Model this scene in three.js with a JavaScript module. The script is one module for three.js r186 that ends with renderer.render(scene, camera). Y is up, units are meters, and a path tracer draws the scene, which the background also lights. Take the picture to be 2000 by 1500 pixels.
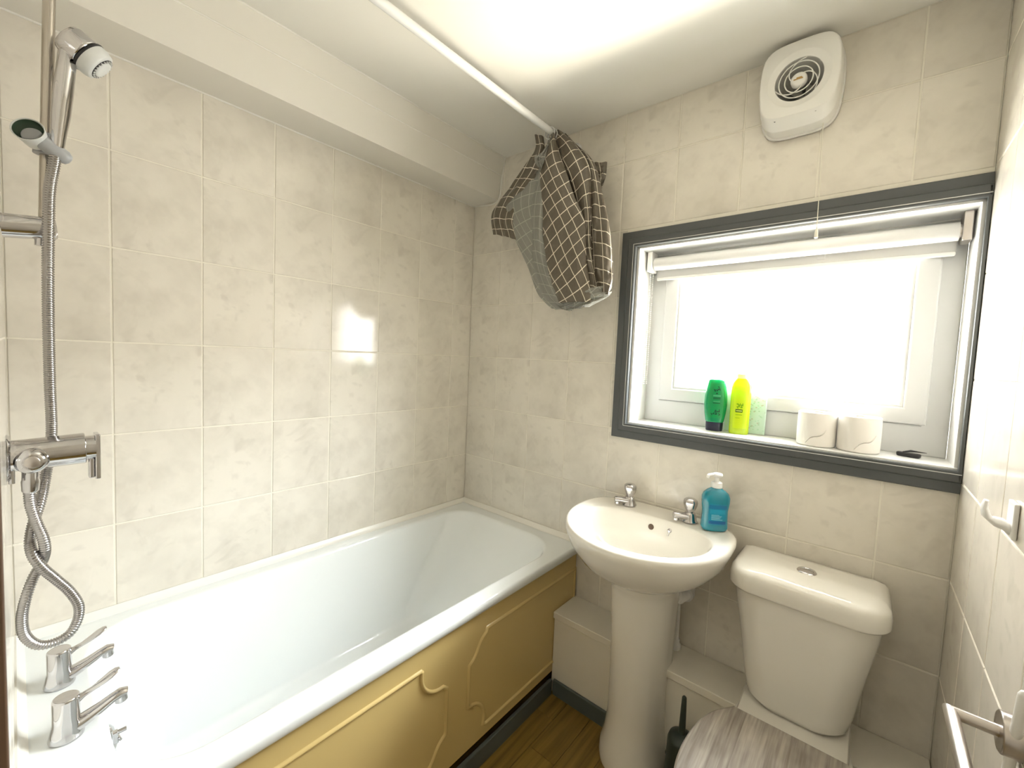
import * as THREE from 'three';
import { RoundedBoxGeometry } from 'three/addons/geometries/RoundedBoxGeometry.js';
import { mergeGeometries, mergeVertices, toCreasedNormals } from 'three/addons/utils/BufferGeometryUtils.js';
import { RectAreaLightUniformsLib } from 'three/addons/lights/RectAreaLightUniformsLib.js';

// ---------------------------------------------------------------- camera, sky, lights, exposure
RectAreaLightUniformsLib.init();
const scene = new THREE.Scene();
const EYE = new THREE.Vector3(1.5459, 1.3039, 1.4909), FOCAL = 820.75;
const camera = new THREE.PerspectiveCamera(2 * Math.atan(750 / FOCAL) * 180 / Math.PI, 2000 / 1500, 0.02, 60);
camera.position.copy(EYE);
camera.rotation.set(-0.061028, 0.699716, 0.0438133, 'YXZ');
camera.setViewOffset(2000, 1500, 0, 3, 2000, 1500);
camera.updateMatrixWorld(true);
// overcast daylight
scene.background = new THREE.Color().setRGB(0.93, 0.97, 1.0);
scene.backgroundIntensity = 5;
// daylight of the sky filling the window opening, just outside the pane
const daylight = new THREE.RectAreaLight(new THREE.Color().setRGB(1.0, 0.97, 0.90), 13.5, 0.70, 0.46);
daylight.name = 'window_daylight';
daylight.position.set(1.318, 1.40, -0.24);
daylight.lookAt(1.318, 1.38, 2);
scene.add(daylight);
// added cool panel light standing for bright sky, aimed in to brighten the bath
const skyFill = new THREE.RectAreaLight(new THREE.Color().setRGB(0.88, 0.96, 1.0), 38, 4.0, 3.0);
skyFill.name = 'sky_fill_panel';
skyFill.position.set(3.1, 3.4, -2.0);
skyFill.lookAt(1.3, 1.4, -0.1);
scene.add(skyFill);
// sunlight thrown back up by the pale sunlit paving outside, through the window onto the ceiling
const paving = new THREE.RectAreaLight(new THREE.Color().setRGB(1.0, 0.92, 0.74), 50, 1.5, 0.9);
paving.name = 'sunlit_paving_light';
paving.position.set(1.85, 0.02, -1.35);
paving.lookAt(1.85, 3, -1.35);
scene.add(paving);
// added warm fill light on the landing behind the open doorway
const hallFill = new THREE.PointLight(new THREE.Color().setRGB(1.0, 0.93, 0.82), 0.12, 0, 2);
hallFill.name = 'landing_fill_light';
hallFill.position.set(1.2, 2.05, 2.3);
hallFill.shadow.radius = 5;
scene.add(hallFill);
const renderer = new THREE.WebGLRenderer({ antialias: true });
renderer.toneMapping = THREE.LinearToneMapping;
renderer.toneMappingExposure = 1.85;
renderer.shadowMap.enabled = true;

// ---------------------------------------------------------------- helpers
const V = (x, y, z) => new THREE.Vector3(x, y, z);
function rng(seed) { let s = seed >>> 0; return () => { s = (s + 0x6D2B79F5) | 0; let t = Math.imul(s ^ (s >>> 15), 1 | s); t = (t + Math.imul(t ^ (t >>> 7), 61 | t)) ^ t; return ((t ^ (t >>> 14)) >>> 0) / 4294967296; }; }
// a pixel of the 2000x1500 photograph onto a plane of the room
function at(px, py, axis, value) {
  const d = V((px - 1000) / FOCAL, -(py - 747) / FOCAL, -1).applyEuler(camera.rotation);
  const t = (value - EYE[axis]) / d[axis];
  return EYE.clone().addScaledVector(d, t);
}
const taken = {};
function numbered(name) { const n = taken[name] = (taken[name] ?? -1) + 1; return n ? name + '_' + String(n).padStart(3, '0') : name; }
function shade(o) { o.traverse(m => { if (m.isMesh) { m.castShadow = true; m.receiveShadow = true; } }); return o; }
function put(name, geo, mat, parent, label) {
  const m = new THREE.Mesh(Array.isArray(geo) ? merge(geo) : geo, mat);
  m.name = parent ? name : numbered(name);
  (parent ?? scene).add(m); m.castShadow = m.receiveShadow = true;
  if (label) m.userData.label = label;
  return m;
}
function tag(o, label, category, group) { Object.assign(o.userData, { label, category }); if (group) o.userData.group = group; return o; }
function thing(name, label, category, pos = [0, 0, 0], turn = 0, group) {
  const g = new THREE.Group(); g.name = numbered(name); g.position.set(...pos); g.rotation.y = turn; scene.add(g);
  return tag(g, label, category, group);
}
function structure(o, label) { o.userData.kind = 'structure'; if (label) { o.userData.label = label; } return o; }
function merge(list) {
  const l = list.map(g => { let h = g.index ? g.toNonIndexed() : g.clone(); for (const k of Object.keys(h.attributes)) if (!['position', 'normal', 'uv'].includes(k)) h.deleteAttribute(k); if (!h.attributes.uv) h.setAttribute('uv', new THREE.BufferAttribute(new Float32Array(h.attributes.position.count * 2), 2)); return h; });
  return mergeGeometries(l);
}
function box(x0, x1, y0, y1, z0, z1, r = 0) {
  const w = x1 - x0, h = y1 - y0, d = z1 - z0;
  const g = r ? new RoundedBoxGeometry(w, h, d, 2, Math.min(r, w / 2.01, h / 2.01, d / 2.01)) : new THREE.BoxGeometry(w, h, d);
  return g.translate((x0 + x1) / 2, (y0 + y1) / 2, (z0 + z1) / 2);
}
function cyl(a, b, r0, r1 = r0, seg = 28, open = false) {
  const d = b.clone().sub(a), g = new THREE.CylinderGeometry(r1, r0, d.length(), seg, 1, open);
  g.applyQuaternion(new THREE.Quaternion().setFromUnitVectors(V(0, 1, 0), d.clone().normalize()));
  return g.translate((a.x + b.x) / 2, (a.y + b.y) / 2, (a.z + b.z) / 2);
}
function lathe(profile, seg = 40) { return new THREE.LatheGeometry(profile.map(p => new THREE.Vector2(...p)), seg); }
// lathe turned so that its axis runs from `a` along `dir`
function latheAlong(profile, a, dir, seg = 32) {
  return lathe(profile, seg).applyQuaternion(new THREE.Quaternion().setFromUnitVectors(V(0, 1, 0), dir.clone().normalize())).translate(a.x, a.y, a.z);
}
function tube(pts, r, seg = 80, rad = 12, closed = false) { return new THREE.TubeGeometry(new THREE.CatmullRomCurve3(pts, closed, 'centripetal'), seg, r, rad, closed); }
// skin over rings of equal point count; each ring an array of Vector3
function loft(rings, { close = true, capStart = false, capEnd = false, uvScale = 1 } = {}) {
  const n = rings[0].length, pos = [], uv = [], idx = [], w = close ? n + 1 : n;
  let v = 0;
  rings.forEach((r, k) => {
    if (k) v += r[0].distanceTo(rings[k - 1][0]);
    let u = 0;
    for (let i = 0; i < w; i++) { const p = r[i % n]; if (i) u += p.distanceTo(r[(i - 1) % n]); pos.push(p.x, p.y, p.z); uv.push(u * uvScale, v * uvScale); }
  });
  for (let k = 0; k + 1 < rings.length; k++) for (let i = 0; i + 1 < w; i++) {
    const a = k * w + i, b = a + 1, c = a + w, d = c + 1; idx.push(a, c, b, b, c, d);
  }
  const cap = (k, flip) => {
    const r = rings[k], c = r.reduce((s, p) => s.add(p), V(0, 0, 0)).multiplyScalar(1 / n), o = pos.length / 3;
    pos.push(c.x, c.y, c.z); uv.push(c.x, c.z);
    r.forEach(p => { pos.push(p.x, p.y, p.z); uv.push(p.x, p.z); });
    for (let i = 0; i < n; i++) { const a = o + 1 + i, b = o + 1 + (i + 1) % n; flip ? idx.push(o, b, a) : idx.push(o, a, b); }
  };
  if (capStart) cap(0, true); if (capEnd) cap(rings.length - 1, false);
  if (close && capStart && capEnd) { // a closed skin faces outward
    let vol = 0; const P = k => V(pos[k * 3], pos[k * 3 + 1], pos[k * 3 + 2]);
    for (let i = 0; i < idx.length; i += 3) vol += P(idx[i]).dot(P(idx[i + 1]).cross(P(idx[i + 2])));
    if (vol < 0) for (let i = 0; i < idx.length; i += 3) [idx[i + 1], idx[i + 2]] = [idx[i + 2], idx[i + 1]];
  }
  const g = new THREE.BufferGeometry();
  g.setAttribute('position', new THREE.Float32BufferAttribute(pos, 3)); g.setAttribute('uv', new THREE.Float32BufferAttribute(uv, 2)); g.setIndex(idx);
  g.computeVertexNormals();
  if (close) { // weld normals over the seam
    const nn = g.attributes.normal;
    for (let k = 0; k < rings.length; k++) { const a = k * w, b = a + n; const m = V(nn.getX(a) + nn.getX(b), nn.getY(a) + nn.getY(b), nn.getZ(a) + nn.getZ(b)).normalize(); nn.setXYZ(a, m.x, m.y, m.z); nn.setXYZ(b, m.x, m.y, m.z); }
  }
  return g;
}
// rounded rectangle in the xz plane
function rectRing(x0, x1, z0, z1, r, y, per = 12, rr) {
  const out = [], cs = [[x1, z1, 0], [x0, z1, 1], [x0, z0, 2], [x1, z0, 3]];
  cs.forEach(([x, z, q], i) => { const R = Math.min(rr ? rr[i] : r, (x1 - x0) / 2, (z1 - z0) / 2), cx = x + (x === x1 ? -R : R), cz = z + (z === z1 ? -R : R);
    for (let k = 0; k <= per; k++) { const a = (q + k / per) * Math.PI / 2; out.push(V(cx + R * Math.cos(a), y, cz + R * Math.sin(a))); } });
  return out;
}
function shapeOf(pts) { const s = new THREE.Shape(); pts.forEach(([x, y], i) => i ? s.lineTo(x, y) : s.moveTo(x, y)); s.closePath(); return s; }

// ---------------------------------------------------------------- noise and textures
const NP = (() => { const r = rng(7), a = new Float32Array(4096); for (let i = 0; i < 4096; i++) a[i] = r(); return a; })();
function vnoise(x, y, per) { // tileable value noise, `per` cells round
  const xi = Math.floor(x), yi = Math.floor(y), fx = x - xi, fy = y - yi, w = t => ((t % per) + per) % per;
  const h = (a, b) => NP[(w(a) * 157 + w(b) * 311 + per * 17) & 4095], s = t => t * t * (3 - 2 * t), u = s(fx), v = s(fy);
  return (h(xi, yi) * (1 - u) + h(xi + 1, yi) * u) * (1 - v) + (h(xi, yi + 1) * (1 - u) + h(xi + 1, yi + 1) * u) * v;
}
function fbm(x, y, per, oct) { let s = 0, a = 0.5, t = 0; for (let o = 0; o < oct; o++) { s += a * vnoise(x * per, y * per, per); t += a; per *= 2; a *= 0.55; } return s / t; }
function dataTex(n, m, fn, srgb = true) {
  const d = new Uint8Array(n * m * 4);
  for (let j = 0; j < m; j++) for (let i = 0; i < n; i++) { const c = fn(i / n, j / m), k = (j * n + i) * 4; d[k] = c[0]; d[k + 1] = c[1]; d[k + 2] = c[2]; d[k + 3] = 255; }
  const t = new THREE.DataTexture(d, n, m); t.wrapS = t.wrapT = THREE.RepeatWrapping; t.magFilter = THREE.LinearFilter; t.minFilter = THREE.LinearMipmapLinearFilter; t.generateMipmaps = true;
  if (srgb) t.colorSpace = THREE.SRGBColorSpace; t.needsUpdate = true; return t;
}
const mix = (a, b, t) => a.map((v, i) => v + (b[i] - v) * t), cl = v => Math.max(0, Math.min(1, v));
// ceramic print: pale stone with soft grey-brown smudges and short scratches
const tileMap = dataTex(1024, 1024, (u, v) => {
  const wob = fbm(u, v, 5, 3) - 0.5, a = fbm(u + wob * 0.12, v + wob * 0.1, 8, 5), b = fbm(u + 0.37, v * 1 + 0.11 + wob * 0.05, 22, 4), c = fbm(u + 0.7, v + wob * 0.15, 4, 3);
  let t = cl((a - 0.42) * 1.7) * 0.40 + cl((b - 0.48) * 2.6) * 0.22;
  const f = fbm(u + 0.21 + wob * 0.2, v * 1 + wob * 0.25, 34, 3), streak = cl((f - 0.6) * 5) * cl((c - 0.42) * 5) * 0.2;
  t = cl(t + streak);
  return mix([228, 222, 210], [186, 179, 167], t);
});
const woodMap = dataTex(512, 1024, (u, v) => {
  const g = fbm(u + (fbm(u, v, 3, 2) - 0.5) * 0.08, v * 0.12, 48, 3), k = fbm(u, v * 0.5, 6, 3), s = fbm(u, v * 0.06, 90, 2);
  return mix([158, 130, 62], [98, 77, 28], cl(g * 0.65 + k * 0.5 + (s - 0.5) * 0.4 - 0.05));
});
const greyWoodMap = dataTex(1024, 1024, (u, v) => { // grey boards with fine straight grain
  const p = Math.floor(u * 6), off = NP[p * 31 + 5], w = (fbm(u, v, 3, 2) - 0.5) * 0.012, g = fbm(u + w, v * 0.04 + off, 64, 3), f = fbm(u + w + off, v * 0.05, 160, 2), k = fbm(u + off, v * 0.8 + off, 6, 4), seam = Math.abs(u * 6 - Math.round(u * 6)) < 0.02 ? 0.18 : 0;
  const t = cl((g - 0.5) * 0.85 + (f - 0.5) * 0.7 + (k - 0.5) * 1.2 + 0.45 + (off - 0.5) * 0.5 + seam);
  return mix([190, 182, 171], [128, 119, 110], t);
});
const plasterBump = dataTex(512, 512, (u, v) => { const n = 255 * fbm(u, v, 16, 5); return [n, n, n]; }, false);

// ---------------------------------------------------------------- materials
const std = (o) => new THREE.MeshPhysicalMaterial(o);
const C = (r, g, b) => new THREE.Color().setRGB(r, g, b);
const M = {
  tile: std({ map: tileMap, roughness: 0.11, specularIntensity: 0.9 }),
  grout: std({ color: C(0.84, 0.80, 0.70), roughness: 0.75 }),
  paint: std({ color: C(0.80, 0.78, 0.72), roughness: 0.6, bumpMap: plasterBump, bumpScale: 0.0006 }),
  boxPaint: std({ color: C(0.76, 0.73, 0.66), roughness: 0.35 }),
  gloss: std({ color: C(0.74, 0.74, 0.72), roughness: 0.25 }),
  upvc: std({ color: C(0.68, 0.68, 0.67), roughness: 0.28 }),
  trimGrey: std({ color: C(0.080, 0.086, 0.087), roughness: 0.38 }),
  skirt: std({ color: C(0.085, 0.10, 0.095), roughness: 0.4 }),
  acrylic: std({ color: C(0.84, 0.87, 0.87), roughness: 0.12 }),
  ceramic: std({ color: C(0.82, 0.79, 0.72), roughness: 0.08, clearcoat: 0.4, clearcoatRoughness: 0.05 }),
  panel: std({ color: C(0.63, 0.475, 0.20), roughness: 0.26 }),
  chrome: std({ color: C(0.60, 0.59, 0.60), metalness: 1, roughness: 0.07 }),
  hose: std({ color: C(0.40, 0.385, 0.38), metalness: 1, roughness: 0.22 }),
  steel: std({ color: C(0.56, 0.52, 0.49), metalness: 1, roughness: 0.28 }),
  rail: std({ color: C(0.52, 0.48, 0.43), metalness: 1, roughness: 0.2 }),
  greyPlastic: std({ color: C(0.36, 0.37, 0.38), roughness: 0.35 }),
  palePlastic: std({ color: C(0.62, 0.63, 0.61), roughness: 0.3 }),
  greenDark: std({ color: C(0.035, 0.07, 0.04), roughness: 0.5 }),
  black: std({ color: C(0.015, 0.014, 0.016), roughness: 0.4 }),
  white: std({ color: C(0.84, 0.83, 0.80), roughness: 0.35 }),
  fanWhite: std({ color: C(0.80, 0.79, 0.75), roughness: 0.3 }),
  blindCloth: std({ color: C(0.66, 0.65, 0.63), roughness: 0.7 }),
  cord: std({ color: C(0.80, 0.77, 0.66), roughness: 0.7 }),
  paper: std({ color: C(0.86, 0.83, 0.78), roughness: 0.95 }),
  wood: std({ map: woodMap, roughness: 0.42 }),
  floorBase: std({ color: C(0.09, 0.06, 0.025), roughness: 0.7 }),
  lid: std({ map: greyWoodMap, roughness: 0.3 }),
  brush: std({ color: C(0.028, 0.04, 0.034), roughness: 0.4 }),
  brown: std({ color: C(0.10, 0.055, 0.03), roughness: 0.5 }),
  boxing: std({ color: C(0.80, 0.76, 0.66), roughness: 0.3 }),
  paving: std({ color: C(0.62, 0.57, 0.48), roughness: 0.9 }),
  silicone: std({ color: C(0.82, 0.80, 0.74), roughness: 0.35 }),
  glass: std({ color: C(1, 1, 1), transmission: 1, thickness: 0, roughness: 0, ior: 1.5 }),
};

// ---------------------------------------------------------------- the room shell
const CEIL = 2.225, RIGHT = 1.74, FRONT = 1.503, ROW = 1.0462, H = 0.25, TW = 0.2;
const HOLE = { x0: 0.869, x1: 1.734, y0: 1.072, y1: 1.728 };      // window opening
const GAP = 0.0038, TH = 0.0055, GROUT = 0.0016;
const floor = structure(put('floor', box(-0.3, 2.1, -0.12, -0.004, -0.3, 3.1), M.floorBase));
{ // floorboards
  const geos = [0, 1, 2, 3, 4].map(k => { const g = new RoundedBoxGeometry(0.0985, 0.008, 0.399, 1, 0.0012); const uv = g.attributes.uv, p = g.attributes.position; for (let i = 0; i < uv.count; i++) uv.setXY(i, p.getX(i) / 0.5 + k * 0.21, p.getZ(i) + 0.5 + k * 0.045); return g; });
  const r = rng(3);
  for (let i = 0; i < 13; i++) for (let k = 0; k < 5; k++) {
    const z = 0.12 + k * 0.40 + ((i * 0.137) % 0.4) - 0.2;
    const m = put('floorboard', geos[Math.floor(r() * 5)], M.wood, floor); m.position.set(0.62 + i * 0.1, -0.004, z);
  }
}
const ceiling = structure(put('ceiling', box(-0.3, 2.1, CEIL, CEIL + 0.12, -0.3, 3.1), M.paint));
const wallLeft = structure(put('wall_left', box(-0.16, -GROUT, -0.004, CEIL, -0.24, FRONT + 0.1), M.grout));
const wallRight = structure(put('wall_right', box(RIGHT + GROUT, RIGHT + 0.16, -0.004, CEIL, -0.24, 3.0), M.grout));
let wallBack;
{
  const s = shapeOf([[-0.0, -0.004], [RIGHT + 0.0, -0.004], [RIGHT + 0.0, CEIL], [-0.0, CEIL]]);
  const h = new THREE.Path(); h.moveTo(HOLE.x0, HOLE.y0); h.lineTo(HOLE.x0, HOLE.y1); h.lineTo(HOLE.x1, HOLE.y1); h.lineTo(HOLE.x1, HOLE.y0); h.closePath(); s.holes.push(h);
  const duct = new THREE.Path(); duct.absarc(1.342, 2.106, 0.057, 0, Math.PI * 2, true); s.holes.push(duct);   // the fan's duct through the wall
  wallBack = structure(put('wall_back', new THREE.ExtrudeGeometry(s, { depth: 0.22 - GROUT, bevelEnabled: false }).translate(0, 0, -0.22), M.grout));
}
structure(put('ground_outside', box(-0.5, 4.2, -0.10, -0.01, -3.6, -0.35), M.paving), 'pale paving outside the window');
const DOOR = { x0: 0.84, x1: 1.70, top: 2.03 };
const wallFront = structure(put('wall_front', [box(0, DOOR.x0, -0.004, CEIL, FRONT + GROUT, FRONT + 0.1), box(DOOR.x0, RIGHT, DOOR.top, CEIL, FRONT + GROUT, FRONT + 0.1)], M.grout));
structure(put('wall_landing', [box(-0.2, RIGHT, -0.004, CEIL, 2.9, 3.0), box(-0.3, -0.2, -0.004, CEIL, FRONT + 0.1, 3.0)], M.paint));
{ // brown door casing at the end of the tiled wall
  structure(put('trim_1', [box(DOOR.x0, DOOR.x0 + 0.03, 0, DOOR.top, FRONT - 0.0005, FRONT + 0.11, 0.002)], M.brown), 'dark brown door casing at the end of the tiled shower wall');
}
// wall tiles: every tile a piece of its own with an arrised edge
const tileCache = new Map();
function tileGeo(w, h, k) {
  const key = w.toFixed(4) + '_' + h.toFixed(4) + '_' + k;
  if (tileCache.has(key)) return tileCache.get(key);
  const b = 0.0016, P = [], U = [], I = [], r = rng(k * 977 + 13), ou = r(), ov = r();
  const ringAt = (x, y, z) => [[-x, -y, z], [x, -y, z], [x, y, z], [-x, y, z]];
  const quad = (a, b2, c, d) => { const o = P.length / 3; [a, b2, c, d].forEach(p => { P.push(...p); U.push(p[0] + ou, p[1] + ov); }); I.push(o, o + 1, o + 2, o, o + 2, o + 3); };
  const A = ringAt(w / 2, h / 2, -TH), B = ringAt(w / 2, h / 2, -0.0008), Cc = ringAt(w / 2 - b, h / 2 - b, 0);
  for (let i = 0; i < 4; i++) { const j = (i + 1) % 4; quad(A[i], A[j], B[j], B[i]); quad(B[i], B[j], Cc[j], Cc[i]); }
  quad(...Cc);
  const g = new THREE.BufferGeometry(); g.setAttribute('position', new THREE.Float32BufferAttribute(P, 3)); g.setAttribute('uv', new THREE.Float32BufferAttribute(U, 2)); g.setIndex(I);
  const out = g.toNonIndexed(); out.computeVertexNormals(); tileCache.set(key, out); return out;
}
function layTiles(parent, us, vs, place, skip, seed) {
  const r = rng(seed);
  for (let i = 0; i + 1 < us.length; i++) for (let j = 0; j + 1 < vs.length; j++) {
    let rects = [[us[i], us[i + 1], vs[j], vs[j + 1]]];
    if (skip) rects = skip(rects[0]);
    for (const [u0, u1, v0, v1] of rects) {
      const w = u1 - u0 - GAP, h = v1 - v0 - GAP; if (w < 0.008 || h < 0.008) { continue; }
      const m = put('tile', tileGeo(w, h, Math.floor(r() * 9)), M.tile, parent);
      place(m, (u0 + u1) / 2, (v0 + v1) / 2); m.rotateX((r() - 0.5) * 0.0022); m.rotateY((r() - 0.5) * 0.0022);
    }
  }
}
const rows = [-0.004]; for (let k = -4; k <= 4; k++) rows.push(ROW + k * H); rows.push(CEIL);
const BOXB = 2.037;                                                        // underside of the boxing
{
  const z0 = 1.3208, us = [0]; for (let k = 6; k >= 0; k--) us.push(z0 - k * 0.1997); us.push(FRONT);
  layTiles(wallLeft, us, rows.filter(y => y > 0.5 && y < 2.0).concat([BOXB]), (m, u, v) => { m.position.set(0, v, u); m.rotation.y = Math.PI / 2; }, null, 11);
  const ub = [0]; for (let k = 0; k < 8; k++) ub.push(0.1901 + 0.2011 * k); ub.push(RIGHT);
  const ax0 = 0.826, ay0 = 1.03, ay1 = 1.792;
  layTiles(wallBack, ub, rows, (m, u, v) => m.position.set(u, v, 0), ([u0, u1, v0, v1]) => {
    if (v0 > 2.0 && u0 < 1.342 && u1 > 1.342) return [[u0, 1.274, v0, v1]];        // cut round the duct behind the fan
    if (v0 > 2.0 && u0 < 1.41 && u1 > 1.41) return [[1.412, u1, v0, v1]];
    if (u1 <= ax0 || v1 <= ay0 || v0 >= ay1) return [[u0, u1, v0, v1]];
    const out = []; if (u0 < ax0 && v0 > ay0) { out.push([u0, ax0, v0, v1]); }
    if (v0 < ay0) out.push([u0, u1, v0, ay0]); if (v1 > ay1 && v0 > ay0) out.push([Math.max(u0, ax0), u1, ay1, v1]);
    return out;
  }, 23);
  const ur = [0, 0.2, 0.4, 0.6, 0.8, 1.0, 1.2, 1.4, FRONT];
  layTiles(wallRight, ur, rows, (m, u, v) => { m.position.set(RIGHT, v, u); m.rotation.y = -Math.PI / 2; }, null, 37);
  const uf = [0]; for (let x = 0.14; x < DOOR.x0 - 0.02; x += 0.2) uf.push(x); uf.push(DOOR.x0);
  layTiles(wallFront, uf, rows.filter(y => y > 0.5), (m, u, v) => { m.position.set(u, v, FRONT); m.rotation.y = Math.PI; }, null, 41);
}
{ // boxing along the top of the bath wall: two boards on a slanted face
  const prof = shapeOf([[0, BOXB], [0.158, BOXB], [0.176, BOXB + 0.108], [0.173, BOXB + 0.110], [0.190, CEIL], [0, CEIL]]);
  const g = new THREE.ExtrudeGeometry(prof, { depth: FRONT, bevelEnabled: false });
  const b = structure(put('trim_2', g, M.boxPaint), 'white painted boxing along the top of the tiled bath wall');
  put('joint_bead', tube([V(0.1755, BOXB + 0.109, 0), V(0.1755, BOXB + 0.109, FRONT)], 0.0028, 2, 8), M.silicone, b);
  put('joint_bead', tube([V(0.190, CEIL - 0.0015, 0), V(0.190, CEIL - 0.0015, FRONT)], 0.003, 2, 8), M.silicone, b);
  put('joint_bead', tube([V(0.0015, BOXB - 0.001, 0), V(0.0015, BOXB - 0.001, FRONT)], 0.003, 2, 8), M.silicone, b);
  put('joint_bead', tube([V(0.192, CEIL, 0.001), V(0.176, BOXB + 0.1, 0.001), V(0.156, BOXB, 0.001), V(0.004, BOXB, 0.001)], 0.0035, 40, 8), M.silicone, b);
}

// ---------------------------------------------------------------- window: reveal, casement, casing
const win = new THREE.Group(); win.name = 'window_1'; scene.add(win); structure(win, 'white plastic casement window set back in a white reveal');
{
  const { x0, x1, y0, y1 } = HOLE, ZB = -0.135, t = 0.008;
  put('reveal_board', box(x0, x1, y1 - t, y1, ZB, 0.0), M.gloss, win);
  put('reveal_board', box(x0, x0 + t, y0, y1, ZB, 0.0), M.gloss, win);
  put('reveal_board', box(x1 - t, x1, y0, y1, ZB, 0.0), M.gloss, win);
  put('sill_board', box(x0, x1, y0, y0 + 0.007, ZB, 0.004, 0.002), M.gloss, win);
  // fixed frame: four mitred bars, swept as rings
  const bar = (a0, a1, b0, b1, wd, zf, zb, r) => { // rectangle frame with width wd, front zf
    const s = shapeOf([[a0, b0], [a1, b0], [a1, b1], [a0, b1]]), h = new THREE.Path(); h.moveTo(a0 + wd[0], b0 + wd[1]); h.lineTo(a0 + wd[0], b1 - wd[2]); h.lineTo(a1 - wd[0], b1 - wd[2]); h.lineTo(a1 - wd[0], b0 + wd[1]); h.closePath(); s.holes.push(h);
    return new THREE.ExtrudeGeometry(s, { depth: zf - zb - r, bevelEnabled: true, bevelThickness: r, bevelSize: r, bevelOffset: -r, bevelSegments: 2 }).translate(0, 0, zb);
  };
  put('outer_frame', bar(x0 + t, x1 - t, y0 + 0.006, y1 - t, [0.058, 0.085, 0.05], -0.133, -0.20, 0.004), M.upvc, win);
  const sx0 = 0.942, sx1 = 1.672, sy0 = 1.172, sy1 = 1.675;
  const sash = put('sash', bar(sx0 - 0.008, sx1 + 0.008, sy0 - 0.008, sy1 + 0.008, [0.05, 0.046, 0.05], -0.122, -0.19, 0.005), M.upvc, win);
  put('glazing_bead', bar(sx0 + 0.038, sx1 - 0.038, sy0 + 0.034, sy1 - 0.038, [0.014, 0.014, 0.014], -0.128, -0.165, 0.005), M.upvc, win);
  put('pane', box(sx0 + 0.05, sx1 - 0.05, sy0 + 0.046, sy1 - 0.05, -0.160, -0.156), M.glass, win);
  const hd = put('handle', [box(1.37, 1.47, 1.646, 1.663, -0.122, -0.112, 0.004), box(1.40, 1.425, 1.64, 1.668, -0.122, -0.106, 0.005)], M.upvc, win);
}
{ // dark grey casing round the opening
  const tr = new THREE.Group(); tr.name = 'trim_3'; scene.add(tr); structure(tr, 'dark grey painted casing round the window opening');
  const X0 = 0.812, Y0 = 1.018, Y1 = 1.782, { x0, x1, y0, y1 } = HOLE, X1 = RIGHT - 0.001;
  // profile across the width: outer flat, ridge, inner bead
  const W = 0.056, prof = [[0, 0], [0, 0.013], [0.002, 0.015], [0.026, 0.015], [0.029, 0.019], [0.046, 0.019], [0.048, 0.017], [0.0495, 0.019], [0.054, 0.019], [W, 0.017], [W, 0]];
  const r = rng(5);
  const strip = (a, b, out, ma, mb) => { // a -> b along the inner... profile runs from outer edge inward (-out)
    const dir = b.clone().sub(a).normalize(), n = 14, rings = [];
    for (let k = 0; k <= n; k++) rings.push(prof.map(([w, z]) => { const s = k === 0 ? ma * w : k === n ? -mb * w : 0; const p = a.clone().lerp(b, k / n).addScaledVector(dir, s).addScaledVector(out, -w); p.z += z; return p; }));
    const g = loft(rings, { close: false }); return toCreasedNormals(g, 0.4);
  };
  put('casing_board', strip(V(X0, Y1, 0), V(X1, Y1, 0), V(0, 1, 0), 1, 0), M.trimGrey, tr);
  put('casing_board', strip(V(X0, Y0, 0), V(X0, Y1, 0), V(-1, 0, 0), 1, 1), M.trimGrey, tr);
  put('casing_board', strip(V(X1, Y0, 0), V(X0, Y0, 0), V(0, -1, 0), 0, 1), M.trimGrey, tr);
  put('casing_board', box(x1 - 0.002, X1, Y0 + 0.03, Y1 - 0.03, 0, 0.019, 0.002), M.trimGrey, tr);
  put('ridge_glint', box(X0 + 0.0475, X1, Y1 - 0.0485, Y1 - 0.0468, 0.0165, 0.0192), M.gloss, tr, 'thin white strip painted as a highlight on the casing');  // white strips paint in the highlight along the inner edge of the casing
  put('ridge_glint', box(X0 + 0.0468, X0 + 0.0485, Y0 + 0.0475, Y1 - 0.0475, 0.0165, 0.0192), M.gloss, tr, 'thin white strip painted as a highlight on the casing');
  put('ridge_glint', box(X0 + 0.0475, X1, Y0 + 0.0468, Y0 + 0.0485, 0.0165, 0.0192), M.gloss, tr, 'thin white strip painted as a highlight on the casing');
}
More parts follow.
